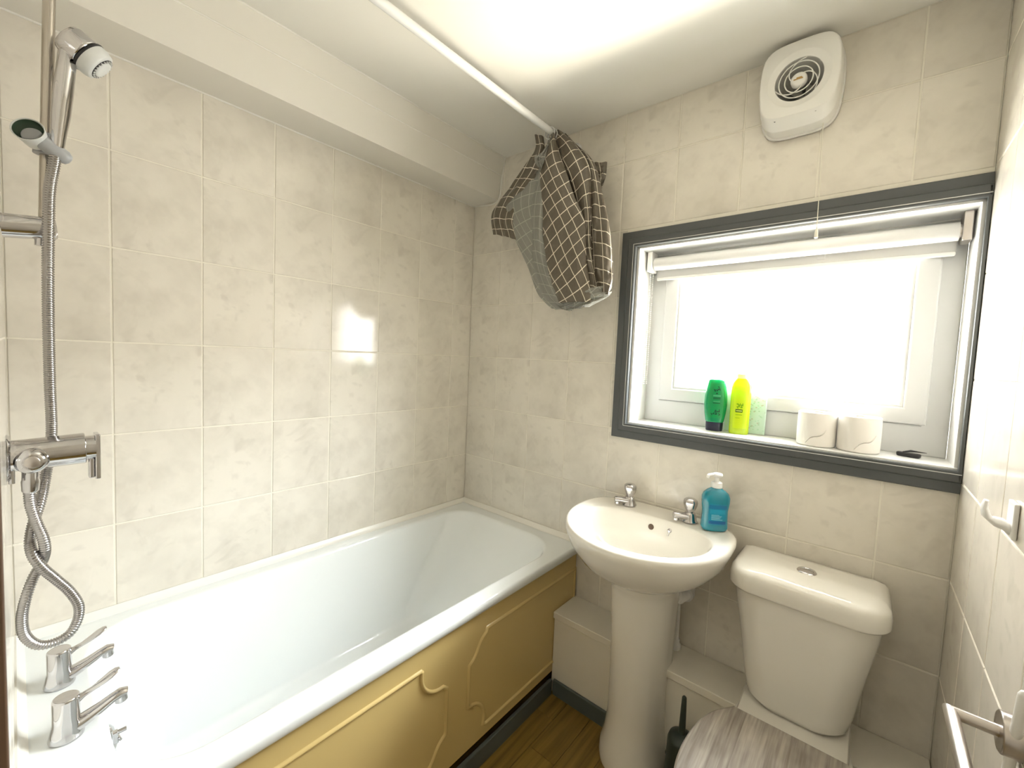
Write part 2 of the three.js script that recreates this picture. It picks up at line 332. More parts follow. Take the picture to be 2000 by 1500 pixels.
// roller blind
{
  const b = thing('roller_blind', 'white roller blind wound up under the top of the window reveal', 'blind');
  const y = 1.676, z = -0.085, xa = 0.905, xb = 1.70, R = 0.0235;
  // spiral of cloth round the tube and a short tail
  const sec = []; for (let k = 0; k <= 60; k++) { const a = Math.PI * 0.5 + k / 60 * Math.PI * 2; sec.push([y + R * Math.sin(a), z + R * Math.cos(a)]); }
  put('rolled_cloth', loft([xa, xb].map(x => sec.map(([yy, zz]) => V(x, yy, zz))), { close: true, capStart: true, capEnd: true }), M.blindCloth, b);
  put('cloth_tail', box(xa, xb, y - 0.05, y, z - R - 0.001, z - R + 0.001), M.blindCloth, b);
  put('hem_bar', box(xa, xb, y - 0.057, y - 0.046, z - R - 0.006, z - R + 0.006, 0.003), M.white, b);
  put('bracket', [box(xb + 0.004, xb + 0.022, y - 0.030, y + 0.044, z - 0.028, z + 0.028, 0.003), cyl(V(xb, y, z), V(xb + 0.006, y, z), 0.017)], M.steel, b, 'grey metal end bracket');
  put('bracket', [box(xa - 0.022, xa - 0.004, y - 0.030, y + 0.044, z - 0.028, z + 0.028, 0.003), cyl(V(xa - 0.006, y, z), V(xa, y, z), 0.017)], M.white, b);
  const ch = []; for (let k = 0; k < 60; k++) { for (const s of [-1, 1]) ch.push(new THREE.IcosahedronGeometry(0.0024, 0).translate(xa - 0.012, y - 0.01 - k * 0.0075, z + s * 0.012)); }
  put('bead_chain', ch, M.white, b).userData.kind = 'stuff';
}

// ---------------------------------------------------------------- bath
let bath;
{
  const b = bath = thing('bathtub', 'white acrylic bathtub with mustard side panel filling the tiled corner', 'bathtub'), Y = 0.55, o = 0.004;
  const R = [];
  R.push(rectRing(o, 0.698, o, 1.5025, 0.006, Y - 0.034, 12));
  R.push(rectRing(o, 0.703, o, 1.5025, 0.010, Y - 0.026, 12));
  R.push(rectRing(o, 0.705, o, 1.5025, 0.012, Y - 0.012, 12));
  R.push(rectRing(o, 0.702, o, 1.5025, 0.012, Y - 0.003, 12));
  R.push(rectRing(o + 0.004, 0.695, o + 0.004, 1.5015, 0.012, Y, 12));
  const inn = { x0: 0.062, x1: 0.640, z0: 0.078, z1: 1.385 };
  const rr = [0.13, 0.13, 0.12, 0.15];
  const ring = (t, d, y) => { // t 0 at the rim, 1 at the foot of the walls; d extra inset
    const L = (a, b2) => a + (b2 - a) * t;
    return rectRing(L(inn.x0, 0.125) + d, L(inn.x1, 0.575) - d, L(inn.z0, 0.40) + d, L(inn.z1, 1.335) - d, 0.1, y, 12, rr.map((r, i) => Math.max(0.03, r + ((i > 1 ? 0.055 : 0.10) - r) * t - d * 0.4)));
  };
  R.push(rectRing(inn.x0 - 0.014, inn.x1 + 0.014, inn.z0 - 0.014, inn.z1 + 0.014, 0.1, Y, 12, rr.map(r => r + 0.012)));
  R.push(rectRing(inn.x0 - 0.004, inn.x1 + 0.004, inn.z0 - 0.004, inn.z1 + 0.004, 0.1, Y - 0.003, 12, rr.map(r => r + 0.003)));
  R.push(ring(0, 0.002, Y - 0.012));
  for (const t of [0.06, 0.2, 0.4, 0.6, 0.8, 0.92]) R.push(ring(t, 0.002, Y - 0.014 - t * 0.34));
  R.push(ring(0.97, 0.006, 0.183)); R.push(ring(1, 0.02, 0.168)); R.push(ring(1, 0.045, 0.158)); R.push(ring(1, 0.09, 0.155)); R.push(ring(1, 0.16, 0.154));
  put('tub', loft(R, { capEnd: true }), M.acrylic, b);
  put('waste', [latheAlong([[0.0, 0.003], [0.012, 0.003], [0.013, 0.001], [0.03, 0.001], [0.033, 0.0]], V(0.35, 0.155, 1.20), V(0, 1, 0))], M.chrome, b, 'round chrome plug hole');
  put('overflow', [latheAlong([[0, 0.008], [0.02, 0.008], [0.026, 0.004], [0.028, 0]], V(0.35, 0.44, 1.371), V(0, 0.1, -1))], M.chrome, b, 'round chrome overflow cover');
  const s = 0.016, q = [[0, 0], [s, 0], [s, 0.003], [0.006, 0.012], [0.003, 0.02], [0, 0.02]];
  const strip = (a, c, inw) => { const rings = [a, c].map(p => q.map(([w, h]) => p.clone().addScaledVector(inw, w).add(V(0, h, 0)))); return toCreasedNormals(loft(rings, {}), 0.5); };
  const seal = structure(put('trim_4', [strip(V(0.001, Y, 0.001), V(0.001, Y, 1.5), V(1, 0, 0)), strip(V(0.001, Y, 0.001), V(0.70, Y, 0.001), V(0, 0, 1)), strip(V(0.001, Y, 1.503), V(0.70, Y, 1.503), V(0, 0, -1))], M.silicone), 'white sealing strip where the bath meets the tiles');
}
{ // bath panel with two moulded frames
  const p = put('side_panel', box(0.667, 0.685, 0.078, 0.519, 0.005, 1.499, 0.002), M.panel, bath, 'mustard beige moulded side panel');
  const X = 0.686, prof = 0.0055;
  const bead = (pts) => { // [z, y] loop; a flattened half-round bead with sharp corners kept
    const v = pts.map(([z, y]) => V(X, y, z)), curve = new THREE.CurvePath();
    for (let i = 0; i < v.length; i++) curve.add(new THREE.LineCurve3(v[i], v[(i + 1) % v.length]));
    const rings = [], n = v.length;
    for (let i = 0; i <= n; i++) {
      const a = v[(i - 1 + n) % n], c = v[i % n], d = v[(i + 1) % n], t1 = c.clone().sub(a).normalize(), t2 = d.clone().sub(c).normalize(), t = t1.clone().add(t2).normalize();
      const side = V(0, t.z, -t.y), k = 1 / Math.max(0.5, t.dot(t1)), ring = [];
      for (const [w, h] of [[-1, -0.2], [-0.8, 0.45], [-0.35, 0.85], [0.1, 0.9], [0.5, 0.6], [0.8, 0.2], [1, -0.2]]) ring.push(c.clone().addScaledVector(side, w * prof * 1.15 * k).add(V(h * prof, 0, 0)));
      rings.push(ring);
    }
    return loft(rings, { close: false });
  };
  const arc = (cz, cy, r, a0, a1, n = 10) => Array.from({ length: n + 1 }, (_, i) => { const a = a0 + (a1 - a0) * i / n; return [cz + r * Math.cos(a), cy + r * Math.sin(a)]; });
  const sweep = (a, c, bow, n = 8) => Array.from({ length: n + 1 }, (_, i) => { const t = i / n, dx = c[0] - a[0], dy = c[1] - a[1], k = bow * Math.sin(t * Math.PI * 2) ; return [a[0] + dx * t - dy * k, a[1] + dy * t + dx * k]; });
  // far frame: sweeping upper corner, scooped lower corner; the near frame is its upside-down twin
  const farLoop = [[0.012, 0.444], [0.537, 0.444], ...sweep([0.540, 0.432], [0.612, 0.358], 0.05), [0.613, 0.225], ...arc(0.613, 0.148, 0.075, Math.PI * 0.53, Math.PI * 1.1).slice(1), [0.530, 0.118], [0.012, 0.118]];
  const nearLoop = [[0.798, 0.444], ...arc(0.722, 0.426, 0.073, Math.PI * 0.06, -Math.PI * 0.52), [0.702, 0.340], [0.700, 0.212], ...sweep([0.701, 0.200], [0.775, 0.128], 0.05), [0.79, 0.118], [1.40, 0.118], [1.40, 0.444]];
  put('moulding', bead(farLoop), M.panel, p); put('moulding', bead(nearLoop), M.panel, p);
}
structure(put('baseboard_left', box(0.687, 0.700, -0.0, 0.062, 0.165, 1.499, 0.003), M.skirt), 'dark grey skirting under the bath panel');
{ // low pipe boxing under the window
  const b = structure(put('trim_5', box(0.686, RIGHT - 0.001, 0.0, 0.300, 0.001, 0.150, 0.002), M.boxing), 'low white pipe boxing along the floor under the window');
  put('top_board', box(0.686, RIGHT - 0.001, 0.300, 0.326, 0.001, 0.160, 0.003), M.boxing, b);
  structure(put('baseboard_back', box(0.701, 1.64, 0, 0.06, 0.151, 0.163, 0.003), M.skirt), 'dark grey skirting along the low white boxing');
}

// ---------------------------------------------------------------- washbasin
const BX = 1.038;
{
  const b = thing('washbasin', 'white ceramic pedestal washbasin below the window', 'washbasin', [BX, 0, 0]);
  const N = 72;
  const D = (a, zc, f, k, y, e = 3.2, fe = 2) => Array.from({ length: N }, (_, i) => { // D-shaped ring: round front, squarer back
    const t = -i / N * Math.PI * 2, c = Math.cos(t), s = Math.sin(t), p = s >= 0 ? fe : e, r = Math.pow(Math.pow(Math.abs(c), p) + Math.pow(Math.abs(s), p), -1 / p);
    return V(a * r * c, y, zc + (s >= 0 ? f : k) * r * s);
  });
  const R = [];
  R.push(D(0.098, 0.165, 0.115, 0.10, 0.615));
  R.push(D(0.115, 0.165, 0.135, 0.125, 0.622));
  R.push(D(0.160, 0.17, 0.19, 0.150, 0.645));
  R.push(D(0.205, 0.175, 0.238, 0.165, 0.682));
  R.push(D(0.236, 0.178, 0.266, 0.172, 0.725));
  R.push(D(0.249, 0.18, 0.279, 0.175, 0.760));
  R.push(D(0.253, 0.18, 0.283, 0.177, 0.776));
  R.push(D(0.251, 0.18, 0.281, 0.176, 0.786));
  R.push(D(0.245, 0.18, 0.275, 0.171, 0.791));
  R.push(D(0.236, 0.18, 0.266, 0.163, 0.792));
  R.push(D(0.212, 0.235, 0.189, 0.125, 0.789, 2.6));
  R.push(D(0.205, 0.235, 0.182, 0.119, 0.784, 2.6));
  R.push(D(0.198, 0.235, 0.174, 0.113, 0.770, 2.5));
  R.push(D(0.182, 0.235, 0.158, 0.102, 0.730, 2.4));
  R.push(D(0.152, 0.235, 0.130, 0.090, 0.690, 2.3));
  R.push(D(0.105, 0.235, 0.09, 0.07, 0.665, 2));
  R.push(D(0.05, 0.235, 0.045, 0.04, 0.655, 2));
  R.push(D(0.02, 0.235, 0.02, 0.02, 0.653, 2));
  put('bowl', loft(R, { capStart: true, capEnd: true }), M.ceramic, b);
  put('waste', latheAlong([[0, 0.002], [0.01, 0.002], [0.012, 0.004], [0.022, 0.004], [0.024, 0]], V(0, 0.6545, 0.235), V(0, 1, 0)), M.chrome, b, 'chrome plug hole');
  put('overflow', latheAlong([[0, 0.0012], [0.0085, 0.0012], [0.0095, 0]], V(-0.006, 0.757, 0.1262), V(0, 0.25, 1)), M.brown, b, 'brown disc painted as the shade in the overflow hole');  // flat brown disc stands in for the shade inside the overflow
  put('chain_stay', [latheAlong([[0, 0.004], [0.004, 0.004], [0.0065, 0.002], [0.007, 0]], V(0.056, 0.763, 0.1282), V(0, 0.25, 1)), cyl(V(0.056, 0.760, 0.131), V(0.053, 0.746, 0.132), 0.0018)], M.chrome, b, 'small chrome chain stay');
  // pedestal: D section with a collar and a flared foot
  const P = [], pd = (w, f, y) => P.push(D(w, 0.165, f, 0.085, y, 6, 2.2));
  pd(0.104, 0.135, 0.0); pd(0.106, 0.138, 0.02); pd(0.103, 0.134, 0.05); pd(0.093, 0.120, 0.09); pd(0.088, 0.113, 0.15); pd(0.087, 0.112, 0.25); pd(0.089, 0.114, 0.38); pd(0.094, 0.119, 0.50); pd(0.099, 0.124, 0.575); pd(0.101, 0.127, 0.594); pd(0.105, 0.131, 0.600); pd(0.107, 0.133, 0.622); pd(0.107, 0.133, 0.64);
  put('pedestal', loft(P, {}), M.ceramic, b);
  put('trap_pipe', [tube([V(0.06, 0.57, 0.12), V(0.085, 0.545, 0.10), V(0.095, 0.535, 0.06), V(0.095, 0.535, 0.0)], 0.019, 30, 16), cyl(V(0.095, 0.535, 0.03), V(0.095, 0.535, 0.052), 0.026), cyl(V(0.08, 0.549, 0.108), V(0.088, 0.541, 0.088), 0.025)], M.white, b, 'white plastic waste pipe');
  put('supply_pipe', [cyl(V(0.075, 0.32, 0.04), V(0.075, 0.56, 0.05), 0.0075), latheAlong([[0.012, 0], [0.015, 0.004], [0.015, 0.02], [0.01, 0.024], [0.01, 0.04]], V(0.075, 0.326, 0.04), V(0, 1, 0))], M.white, b);
}
function pillarTap(name, label, pos, turn) {
  const t = thing(name, label, 'tap', pos, turn, 'pillar taps on the washbasin');
  put('body', [lathe([[0, 0.0], [0.024, 0.0], [0.0245, 0.003], [0.021, 0.008], [0.0185, 0.020], [0.017, 0.029], [0.012, 0.033], [0, 0.033]], 32)], M.chrome, t);
  const sec = (p, w, h) => Array.from({ length: 16 }, (_, i) => { const a = -i / 16 * Math.PI * 2; return p.clone().add(V(0, h * Math.sin(a), w * Math.cos(a))); });
  put('spout', [loft([sec(V(0.004, 0.015, 0), 0.018, 0.0135), sec(V(0.022, 0.017, 0), 0.0155, 0.012), sec(V(0.040, 0.019, 0), 0.0125, 0.0105), sec(V(0.051, 0.019, 0), 0.0125, 0.011), sec(V(0.054, 0.0185, 0), 0.010, 0.009)], { capStart: true, capEnd: true }), cyl(V(0.044, 0.004, 0), V(0.044, 0.014, 0), 0.0095)], M.chrome, t);
  // fluted head: three-lobed section, narrow at the neck
  const rings = [[0.012, 0.030], [0.012, 0.035], [0.0145, 0.038], [0.018, 0.046], [0.0215, 0.057], [0.0225, 0.065], [0.021, 0.072], [0.015, 0.0765], [0.006, 0.078]].map(([r, y]) => Array.from({ length: 48 }, (_, i) => { const a = -i / 48 * Math.PI * 2, q = r * (1 - 0.10 * cl((y - 0.036) * 60) * (0.5 + 0.5 * Math.cos(a * 6))); return V(q * Math.cos(a), y, q * Math.sin(a)); }));
  put('head', loft(rings, { capStart: true, capEnd: true }), M.chrome, t);
  return t;
}
pillarTap('basin_tap', 'chrome basin tap with fluted head standing clear of the soap bottle', [0.928, 0.7915, 0.072], -Math.PI * 0.78);
pillarTap('basin_tap', 'chrome basin tap with fluted head right beside the blue soap bottle', [1.137, 0.7915, 0.072], -Math.PI * 0.78);
{ // soap dispenser
  const s = thing('soap_bottle', 'clear teal liquid soap bottle with white pump on the washbasin', 'soap bottle', [1.214, 0.7925, 0.085], 0.62);
  const sec = (y, w, d, e = 3) => Array.from({ length: 48 }, (_, i) => { const t = -i / 48 * Math.PI * 2, c = Math.cos(t), n = Math.sin(t), r = Math.pow(Math.pow(Math.abs(c), e) + Math.pow(Math.abs(n), e), -1 / e); return V(w * r * c, y, d * r * n); });
  const liquid = std({ color: C(0.0, 0.30, 0.42), roughness: 0.06, transmission: 0.25, thickness: 0.03, ior: 1.36, attenuationColor: C(0.02, 0.45, 0.60), attenuationDistance: 0.04, clearcoat: 1, clearcoatRoughness: 0.05 });
  put('bottle', loft([sec(0.0, 0.032, 0.019), sec(0.002, 0.036, 0.022), sec(0.010, 0.0385, 0.024), sec(0.04, 0.037, 0.0235), sec(0.062, 0.0365, 0.023), sec(0.09, 0.0405, 0.0245), sec(0.104, 0.0405, 0.0245), sec(0.116, 0.036, 0.0225), sec(0.126, 0.026, 0.019, 2.4), sec(0.132, 0.016, 0.014, 2), sec(0.134, 0.013, 0.013, 2)], { capStart: true, capEnd: true }), liquid, s);
  { // printed label, faint
    const cv = document.createElement('canvas'); cv.width = 256; cv.height = 320; const g = cv.getContext('2d');
    g.fillStyle = '#0d86a6'; g.fillRect(0, 0, 256, 320); g.fillStyle = '#0a6f9c'; g.fillRect(0, 20, 256, 60); g.fillStyle = '#1c93b4'; g.fillRect(20, 90, 216, 60);
    g.strokeStyle = '#9fd6dd'; g.lineWidth = 5; for (let k = 0; k < 5; k++) { g.beginPath(); g.moveTo(40, 170 + k * 17); g.lineTo(150 + (k * 37) % 50, 170 + k * 17); g.stroke(); }
    g.fillStyle = '#0a5f98'; g.fillRect(10, 258, 236, 46);
    const tx = new THREE.CanvasTexture(cv); tx.colorSpace = THREE.SRGBColorSpace;
    const pos = [], uv = [], idx = []; const ys = 8, xs = 12;
    const prof = y => 0.0243 - 0.0010 * Math.sin((y - 0.03) / 0.06 * Math.PI);
    for (let j = 0; j <= ys; j++) for (let i = 0; i <= xs; i++) { const y = 0.022 + 0.066 * j / ys, x = -0.027 + 0.054 * i / xs, w = 0.0375, dd = prof(y); pos.push(x, y, dd * Math.pow(1 - Math.pow(Math.abs(x) / w, 3), 1 / 3) + 0.0006); uv.push(i / xs, j / ys); }
    for (let j = 0; j < ys; j++) for (let i = 0; i < xs; i++) { const a = j * (xs + 1) + i; idx.push(a, a + 1, a + xs + 1, a + 1, a + xs + 2, a + xs + 1); }
    const lg = new THREE.BufferGeometry(); lg.setAttribute('position', new THREE.Float32BufferAttribute(pos, 3)); lg.setAttribute('uv', new THREE.Float32BufferAttribute(uv, 2)); lg.setIndex(idx); lg.computeVertexNormals();
    put('label_print', lg, std({ map: tx, roughness: 0.2 }), s, 'blue printed label with pale lines');
  }
  put('collar', lathe([[0, 0.133], [0.0155, 0.133], [0.016, 0.135], [0.016, 0.149], [0.013, 0.151], [0, 0.151]]), M.white, s);
  put('pump', [cyl(V(0, 0.150, 0), V(0, 0.166, 0), 0.006), loft([[0.168, 0.012], [0.172, 0.0145], [0.177, 0.013], [0.179, 0.008]].map(([y, r]) => Array.from({ length: 24 }, (_, i) => { const a = -i / 24 * Math.PI * 2; return V(r * Math.cos(a) * 1.1, y, r * Math.sin(a)); })), { capStart: true, capEnd: true }), tube([V(0, 0.173, 0), V(-0.018, 0.174, 0.004), V(-0.030, 0.171, 0.007), V(-0.033, 0.164, 0.008)], 0.0048, 20, 10), lathe([[0.008, 0.164], [0.011, 0.168], [0, 0.168]], 20)], M.white, s);
}

// ---------------------------------------------------------------- toilet
const TX = 1.460;
{
  const t = thing('toilet', 'white close coupled toilet with grey wood effect lid', 'toilet', [TX, 0, 0]);
  const fr = [0.065, 0.065, 0.012, 0.012];
  const bow = (ring, k) => { for (const p of ring) if (p.z > 0.1) p.z += k * (1 - Math.pow(p.x / 0.17, 2)); return ring; };
  const B = [];
  [[0.374, 0.088, 0.045, 0.165], [0.378, 0.104, 0.035, 0.180], [0.392, 0.116, 0.03, 0.187], [0.43, 0.124, 0.026, 0.190], [0.55, 0.142, 0.02, 0.194], [0.65, 0.159, 0.016, 0.199], [0.70, 0.165, 0.014, 0.202]].forEach(([y, w, z0, z1]) => B.push(bow(rectRing(-w, w, z0, z1, 0.05, y, 12, fr), 0.008)));
  const cis = put('cistern', loft(B.map(r => r.reverse()), { capStart: true, capEnd: true }), M.ceramic, t);
  const L = [];
  [[0.690, 0.168, 0.012, 0.206], [0.692, 0.1745, 0.008, 0.213], [0.698, 0.1765, 0.006, 0.2155], [0.722, 0.176, 0.006, 0.215], [0.738, 0.172, 0.008, 0.211], [0.748, 0.163, 0.012, 0.201], [0.753, 0.148, 0.02, 0.187], [0.756, 0.11, 0.045, 0.15], [0.7575, 0.05, 0.08, 0.125]].forEach(([y, w, z0, z1], k) => L.push(bow(rectRing(-w, w, z0, z1, 0.05, y, 12, fr), 0.010)));
  put('cistern_lid', loft(L.map(r => r.reverse()), { capStart: true, capEnd: true }), M.ceramic, t);
  const bt = put('flush_button', [latheAlong([[0, 0.004], [0.014, 0.004], [0.0145, 0.0028], [0.0155, 0.0028], [0.016, 0.005], [0.021, 0.004], [0.0235, 0.0]], V(0.0, 0.7565, 0.112), V(0, 1, 0.0), 40)], M.chrome, t, 'round chrome flush button');
  // pan: platform under the cistern running into an egg-shaped bowl
  const halfW = [[0.285, 0.118], [0.30, 0.128], [0.33, 0.150], [0.38, 0.170], [0.44, 0.181], [0.50, 0.184], [0.56, 0.178], [0.62, 0.158], [0.66, 0.130], [0.69, 0.090], [0.703, 0.045], [0.707, 0]];
  const egg = (y, k, dz = 0, n = 64) => { // closed outline of the seat area, scaled by k about its middle
    const pts = [...halfW.map(([z, w]) => [w, z]), ...halfW.slice(0, -1).reverse().map(([z, w]) => [-w, z])];
    const cv = new THREE.CatmullRomCurve3(pts.map(([x, z]) => V(x * k, y, (z - 0.48) * k + 0.48 + dz)), false, 'centripetal');
    return cv.getSpacedPoints(n - 1);
  };
  const pan = [];
  const foot = (y, w, z0, z1, r) => { const g = rectRing(-w, w, z0, z1, r, y, 24, [r, r, 0.03, 0.03]).reverse(); for (const p of g) { const k = cl((p.z - 0.27) / 0.13), lim = 0.108 + (0.2 - 0.108) * k * k * (3 - 2 * k); p.x = Math.sign(p.x) * Math.min(Math.abs(p.x), lim); } return g; };
  [[0.0, 0.105, 0.17, 0.56, 0.10], [0.02, 0.10, 0.17, 0.55, 0.10], [0.10, 0.092, 0.17, 0.53, 0.09], [0.20, 0.105, 0.16, 0.56, 0.105], [0.28, 0.135, 0.10, 0.63, 0.135], [0.32, 0.158, 0.04, 0.675, 0.158], [0.353, 0.166, 0.02, 0.692, 0.166], [0.364, 0.164, 0.018, 0.690, 0.164]].forEach(a => pan.push(foot(...a)));
  const base = loft(pan.map(r => r), { capStart: true, capEnd: true });
  put('pan', [base], M.ceramic, t);
  put('platform', loft([[0.336, 0.110, 0.02, 0.31], [0.357, 0.119, 0.02, 0.325], [0.371, 0.121, 0.02, 0.330], [0.375, 0.117, 0.024, 0.326]].map(([y, w, z0, z1]) => rectRing(-w, w, z0, z1, 0.012, y, 8).reverse()), { capStart: true, capEnd: true }), M.ceramic, t);
  put('seat', loft([egg(0.3765, 0.985), egg(0.3780, 1.0), egg(0.3920, 1.0), egg(0.3940, 0.985)].map(r => r), { capStart: true, capEnd: true }), M.lid, t);
  const lidRings = [egg(0.3945, 0.985), egg(0.3970, 1.0), egg(0.4100, 1.0), egg(0.4140, 0.992), egg(0.4155, 0.975)];
  const lg = loft(lidRings, { capStart: true, capEnd: true });
  { const p = lg.attributes.position, uv = lg.attributes.uv; for (let i = 0; i < uv.count; i++) uv.setXY(i, (p.getX(i) + 0.28) / 0.58, (p.getZ(i) - 0.2) / 0.6); }
  put('seat_lid', lg, M.lid, t, 'grey wood effect lid, closed');
  for (const k of [-0.07, 0.07]) put('hinge', [cyl(V(k - 0.015, 0.386, 0.282), V(k + 0.015, 0.386, 0.282), 0.008), cyl(V(k, 0.374, 0.280), V(k, 0.386, 0.280), 0.007)], M.chrome, t, 'chrome seat hinge');
}
{ // toilet brush
  const b = thing('toilet_brush', 'dark grey toilet brush in its pot beside the toilet', 'toilet brush', [1.205, 0, 0.235]);
  put('pot', lathe([[0, 0.0], [0.040, 0.0], [0.044, 0.004], [0.041, 0.10], [0.039, 0.19], [0.034, 0.205], [0.02, 0.213], [0.009, 0.216]], 36), M.brush, b);
  put('handle', lathe([[0.010, 0.214], [0.0095, 0.23], [0.0075, 0.30], [0.0065, 0.325], [0.004, 0.329], [0, 0.330]], 20), M.brush, b);
}

// ---------------------------------------------------------------- bath taps
function leverTap(label, x) {
  const t = thing('bath_tap', label, 'tap', [x, 0.5505, 1.440], 0, 'lever taps on the bath');   // spout points along -z
  put('body', lathe([[0, 0], [0.0245, 0], [0.025, 0.004], [0.0225, 0.014], [0.0190, 0.032], [0.0190, 0.074], [0.0184, 0.0775], [0.0165, 0.079], [0.0155, 0.0782], [0, 0.0782]], 36), M.chrome, t);
  const sec = (p, w, h, tilt) => Array.from({ length: 20 }, (_, i) => { const a = -i / 20 * Math.PI * 2; return p.clone().add(V(w * Math.cos(a), h * Math.sin(a) * Math.cos(tilt), h * Math.sin(a) * Math.sin(tilt))); });
  put('spout', [loft([sec(V(0, 0.014, -0.004), 0.018, 0.014, 0.3), sec(V(0, 0.019, -0.024), 0.0165, 0.0115, 0.3), sec(V(0, 0.028, -0.046), 0.0135, 0.0095, 0.35), sec(V(0, 0.037, -0.064), 0.0115, 0.0085, 0.3), sec(V(0, 0.041, -0.076), 0.0115, 0.009, 0.1), sec(V(0, 0.040, -0.085), 0.009, 0.007, -0.3)], { capStart: true, capEnd: true }), cyl(V(0, 0.038, -0.0755), V(0, 0.025, -0.077), 0.0098, 0.0102)], M.chrome, t);
  put('aerator', cyl(V(0, 0.0252, -0.077), V(0, 0.0235, -0.0772), 0.0085), M.black, t, 'black spout outlet');
  put('lever', [loft([[-0.012, 0.066, 0.010, 0.010], [-0.024, 0.069, 0.0055, 0.005], [-0.036, 0.073, 0.0055, 0.0042], [-0.050, 0.080, 0.0105, 0.0042], [-0.062, 0.087, 0.0125, 0.0042], [-0.070, 0.0915, 0.010, 0.0036], [-0.075, 0.094, 0.004, 0.0016]].map(([z, y, w, h]) => sec(V(0, y, z), w, h, 0.55)), { capStart: true, capEnd: true })], M.chrome, t);
  return t;
}
leverTap('chrome lever bath tap between the hanging hose and the other tap', 0.255);
leverTap('chrome lever bath tap away from the wall tiles, over the plug clip', 0.440);
{ // plug clip on the tub's end
  const c = thing('plug_clip', 'small chrome plug clip below the lever taps', 'clip', [0.455, 0.515, 1.374]);
  put('clip', [box(-0.006, 0.006, -0.014, 0.010, -0.004, 0.006, 0.002), cyl(V(0, 0.006, -0.002), V(0, 0.006, -0.016), 0.004), cyl(V(-0.009, -0.006, -0.004), V(0.009, -0.006, -0.006), 0.0025)], M.chrome, c);
}

// ---------------------------------------------------------------- shower
const SX = 0.36, RZ = 1.4475;                                              // the shower stands in this line
let rail;
{ // riser rail with its wall bracket
  const r = rail = thing('shower_rail', 'chrome shower riser rail with sliding holder on the end wall', 'shower rail');
  const yb = at(90, 446, 'x', SX).y;
  put('rail', [cyl(V(SX, yb - 0.02, 1.4505), V(SX, 2.06, 1.4335), 0.0085, 0.0085, 24)], M.rail, r);
  put('bracket', [cyl(V(SX, yb - 0.008, FRONT), V(SX, yb + 0.001, 1.439), 0.021, 0.0205, 32), latheAlong([[0.0, 0.004], [0.017, 0.004], [0.0205, 0]], V(SX, yb + 0.001, 1.439), V(0, 0.1, -1))], M.chrome, r, 'chunky chrome wall bracket');
  put('set_screw', cyl(V(SX, yb - 0.020, 1.4555), V(SX, yb - 0.034, 1.456), 0.0075, 0.0075, 20), M.chrome, r);
  put('bracket', [cyl(V(SX, 2.05, FRONT), V(SX, 2.05, 1.430), 0.019, 0.019, 28)], M.chrome, r);
}
{ // sliding handset holder
  const c = at(62, 262, 'x', SX + 0.03), d = at(118, 302, 'x', SX + 0.03);
  const e = d.clone().sub(c).normalize();
  const h = put('handset_holder', [loft([[0.0, 0.012, 0.012], [0.25, 0.013, 0.013], [0.6, 0.0135, 0.0135], [0.95, 0.0125, 0.013], [1.12, 0.009, 0.009], [1.17, 0.004, 0.004]].map(([t, w, k]) => { const p = c.clone().lerp(d, t * 1.0 + 0.2), n = V(1, 0, 0), m = e.clone().cross(n).normalize(); return Array.from({ length: 20 }, (_, i) => { const a = i / 20 * Math.PI * 2; return p.clone().addScaledVector(n, w * Math.cos(a)).addScaledVector(m, k * Math.sin(a)); }); }), { capStart: true, capEnd: true }), cyl(V(SX, c.y - 0.022, RZ + 0.001), V(SX, c.y + 0.016, RZ - 0.001), 0.0145, 0.0145, 28)], M.greyPlastic, rail, 'grey sliding handset holder');
  // cup facing up and toward the room
  const dir = V(0.86, 0.30, 0.40).normalize(), q = new THREE.Quaternion().setFromUnitVectors(V(0, 1, 0), dir);
  const cup = lathe([[0.0, -0.024], [0.012, -0.024], [0.017, -0.018], [0.0215, 0.010], [0.0222, 0.012], [0.0210, 0.0125], [0.0195, 0.009]], 36).applyQuaternion(q).translate(c.x, c.y, c.z);
  put('knob', cup, M.palePlastic, h);
  put('knob_liner', lathe([[0.0196, 0.0115], [0.0188, -0.002], [0.0, -0.002]], 36).applyQuaternion(q).translate(c.x, c.y, c.z), M.greenDark, h, 'dark green inside of the knob');
  put('knob_button', lathe([[0.0145, -0.003], [0.0145, 0.002], [0.0135, 0.0035], [0.0, 0.0035]], 36).applyQuaternion(q).translate(c.x, c.y - 0.003, c.z - 0.001), M.greyPlastic, h, 'grey round button');
}
const handleFoot = at(110, 300, 'x', SX + 0.032);
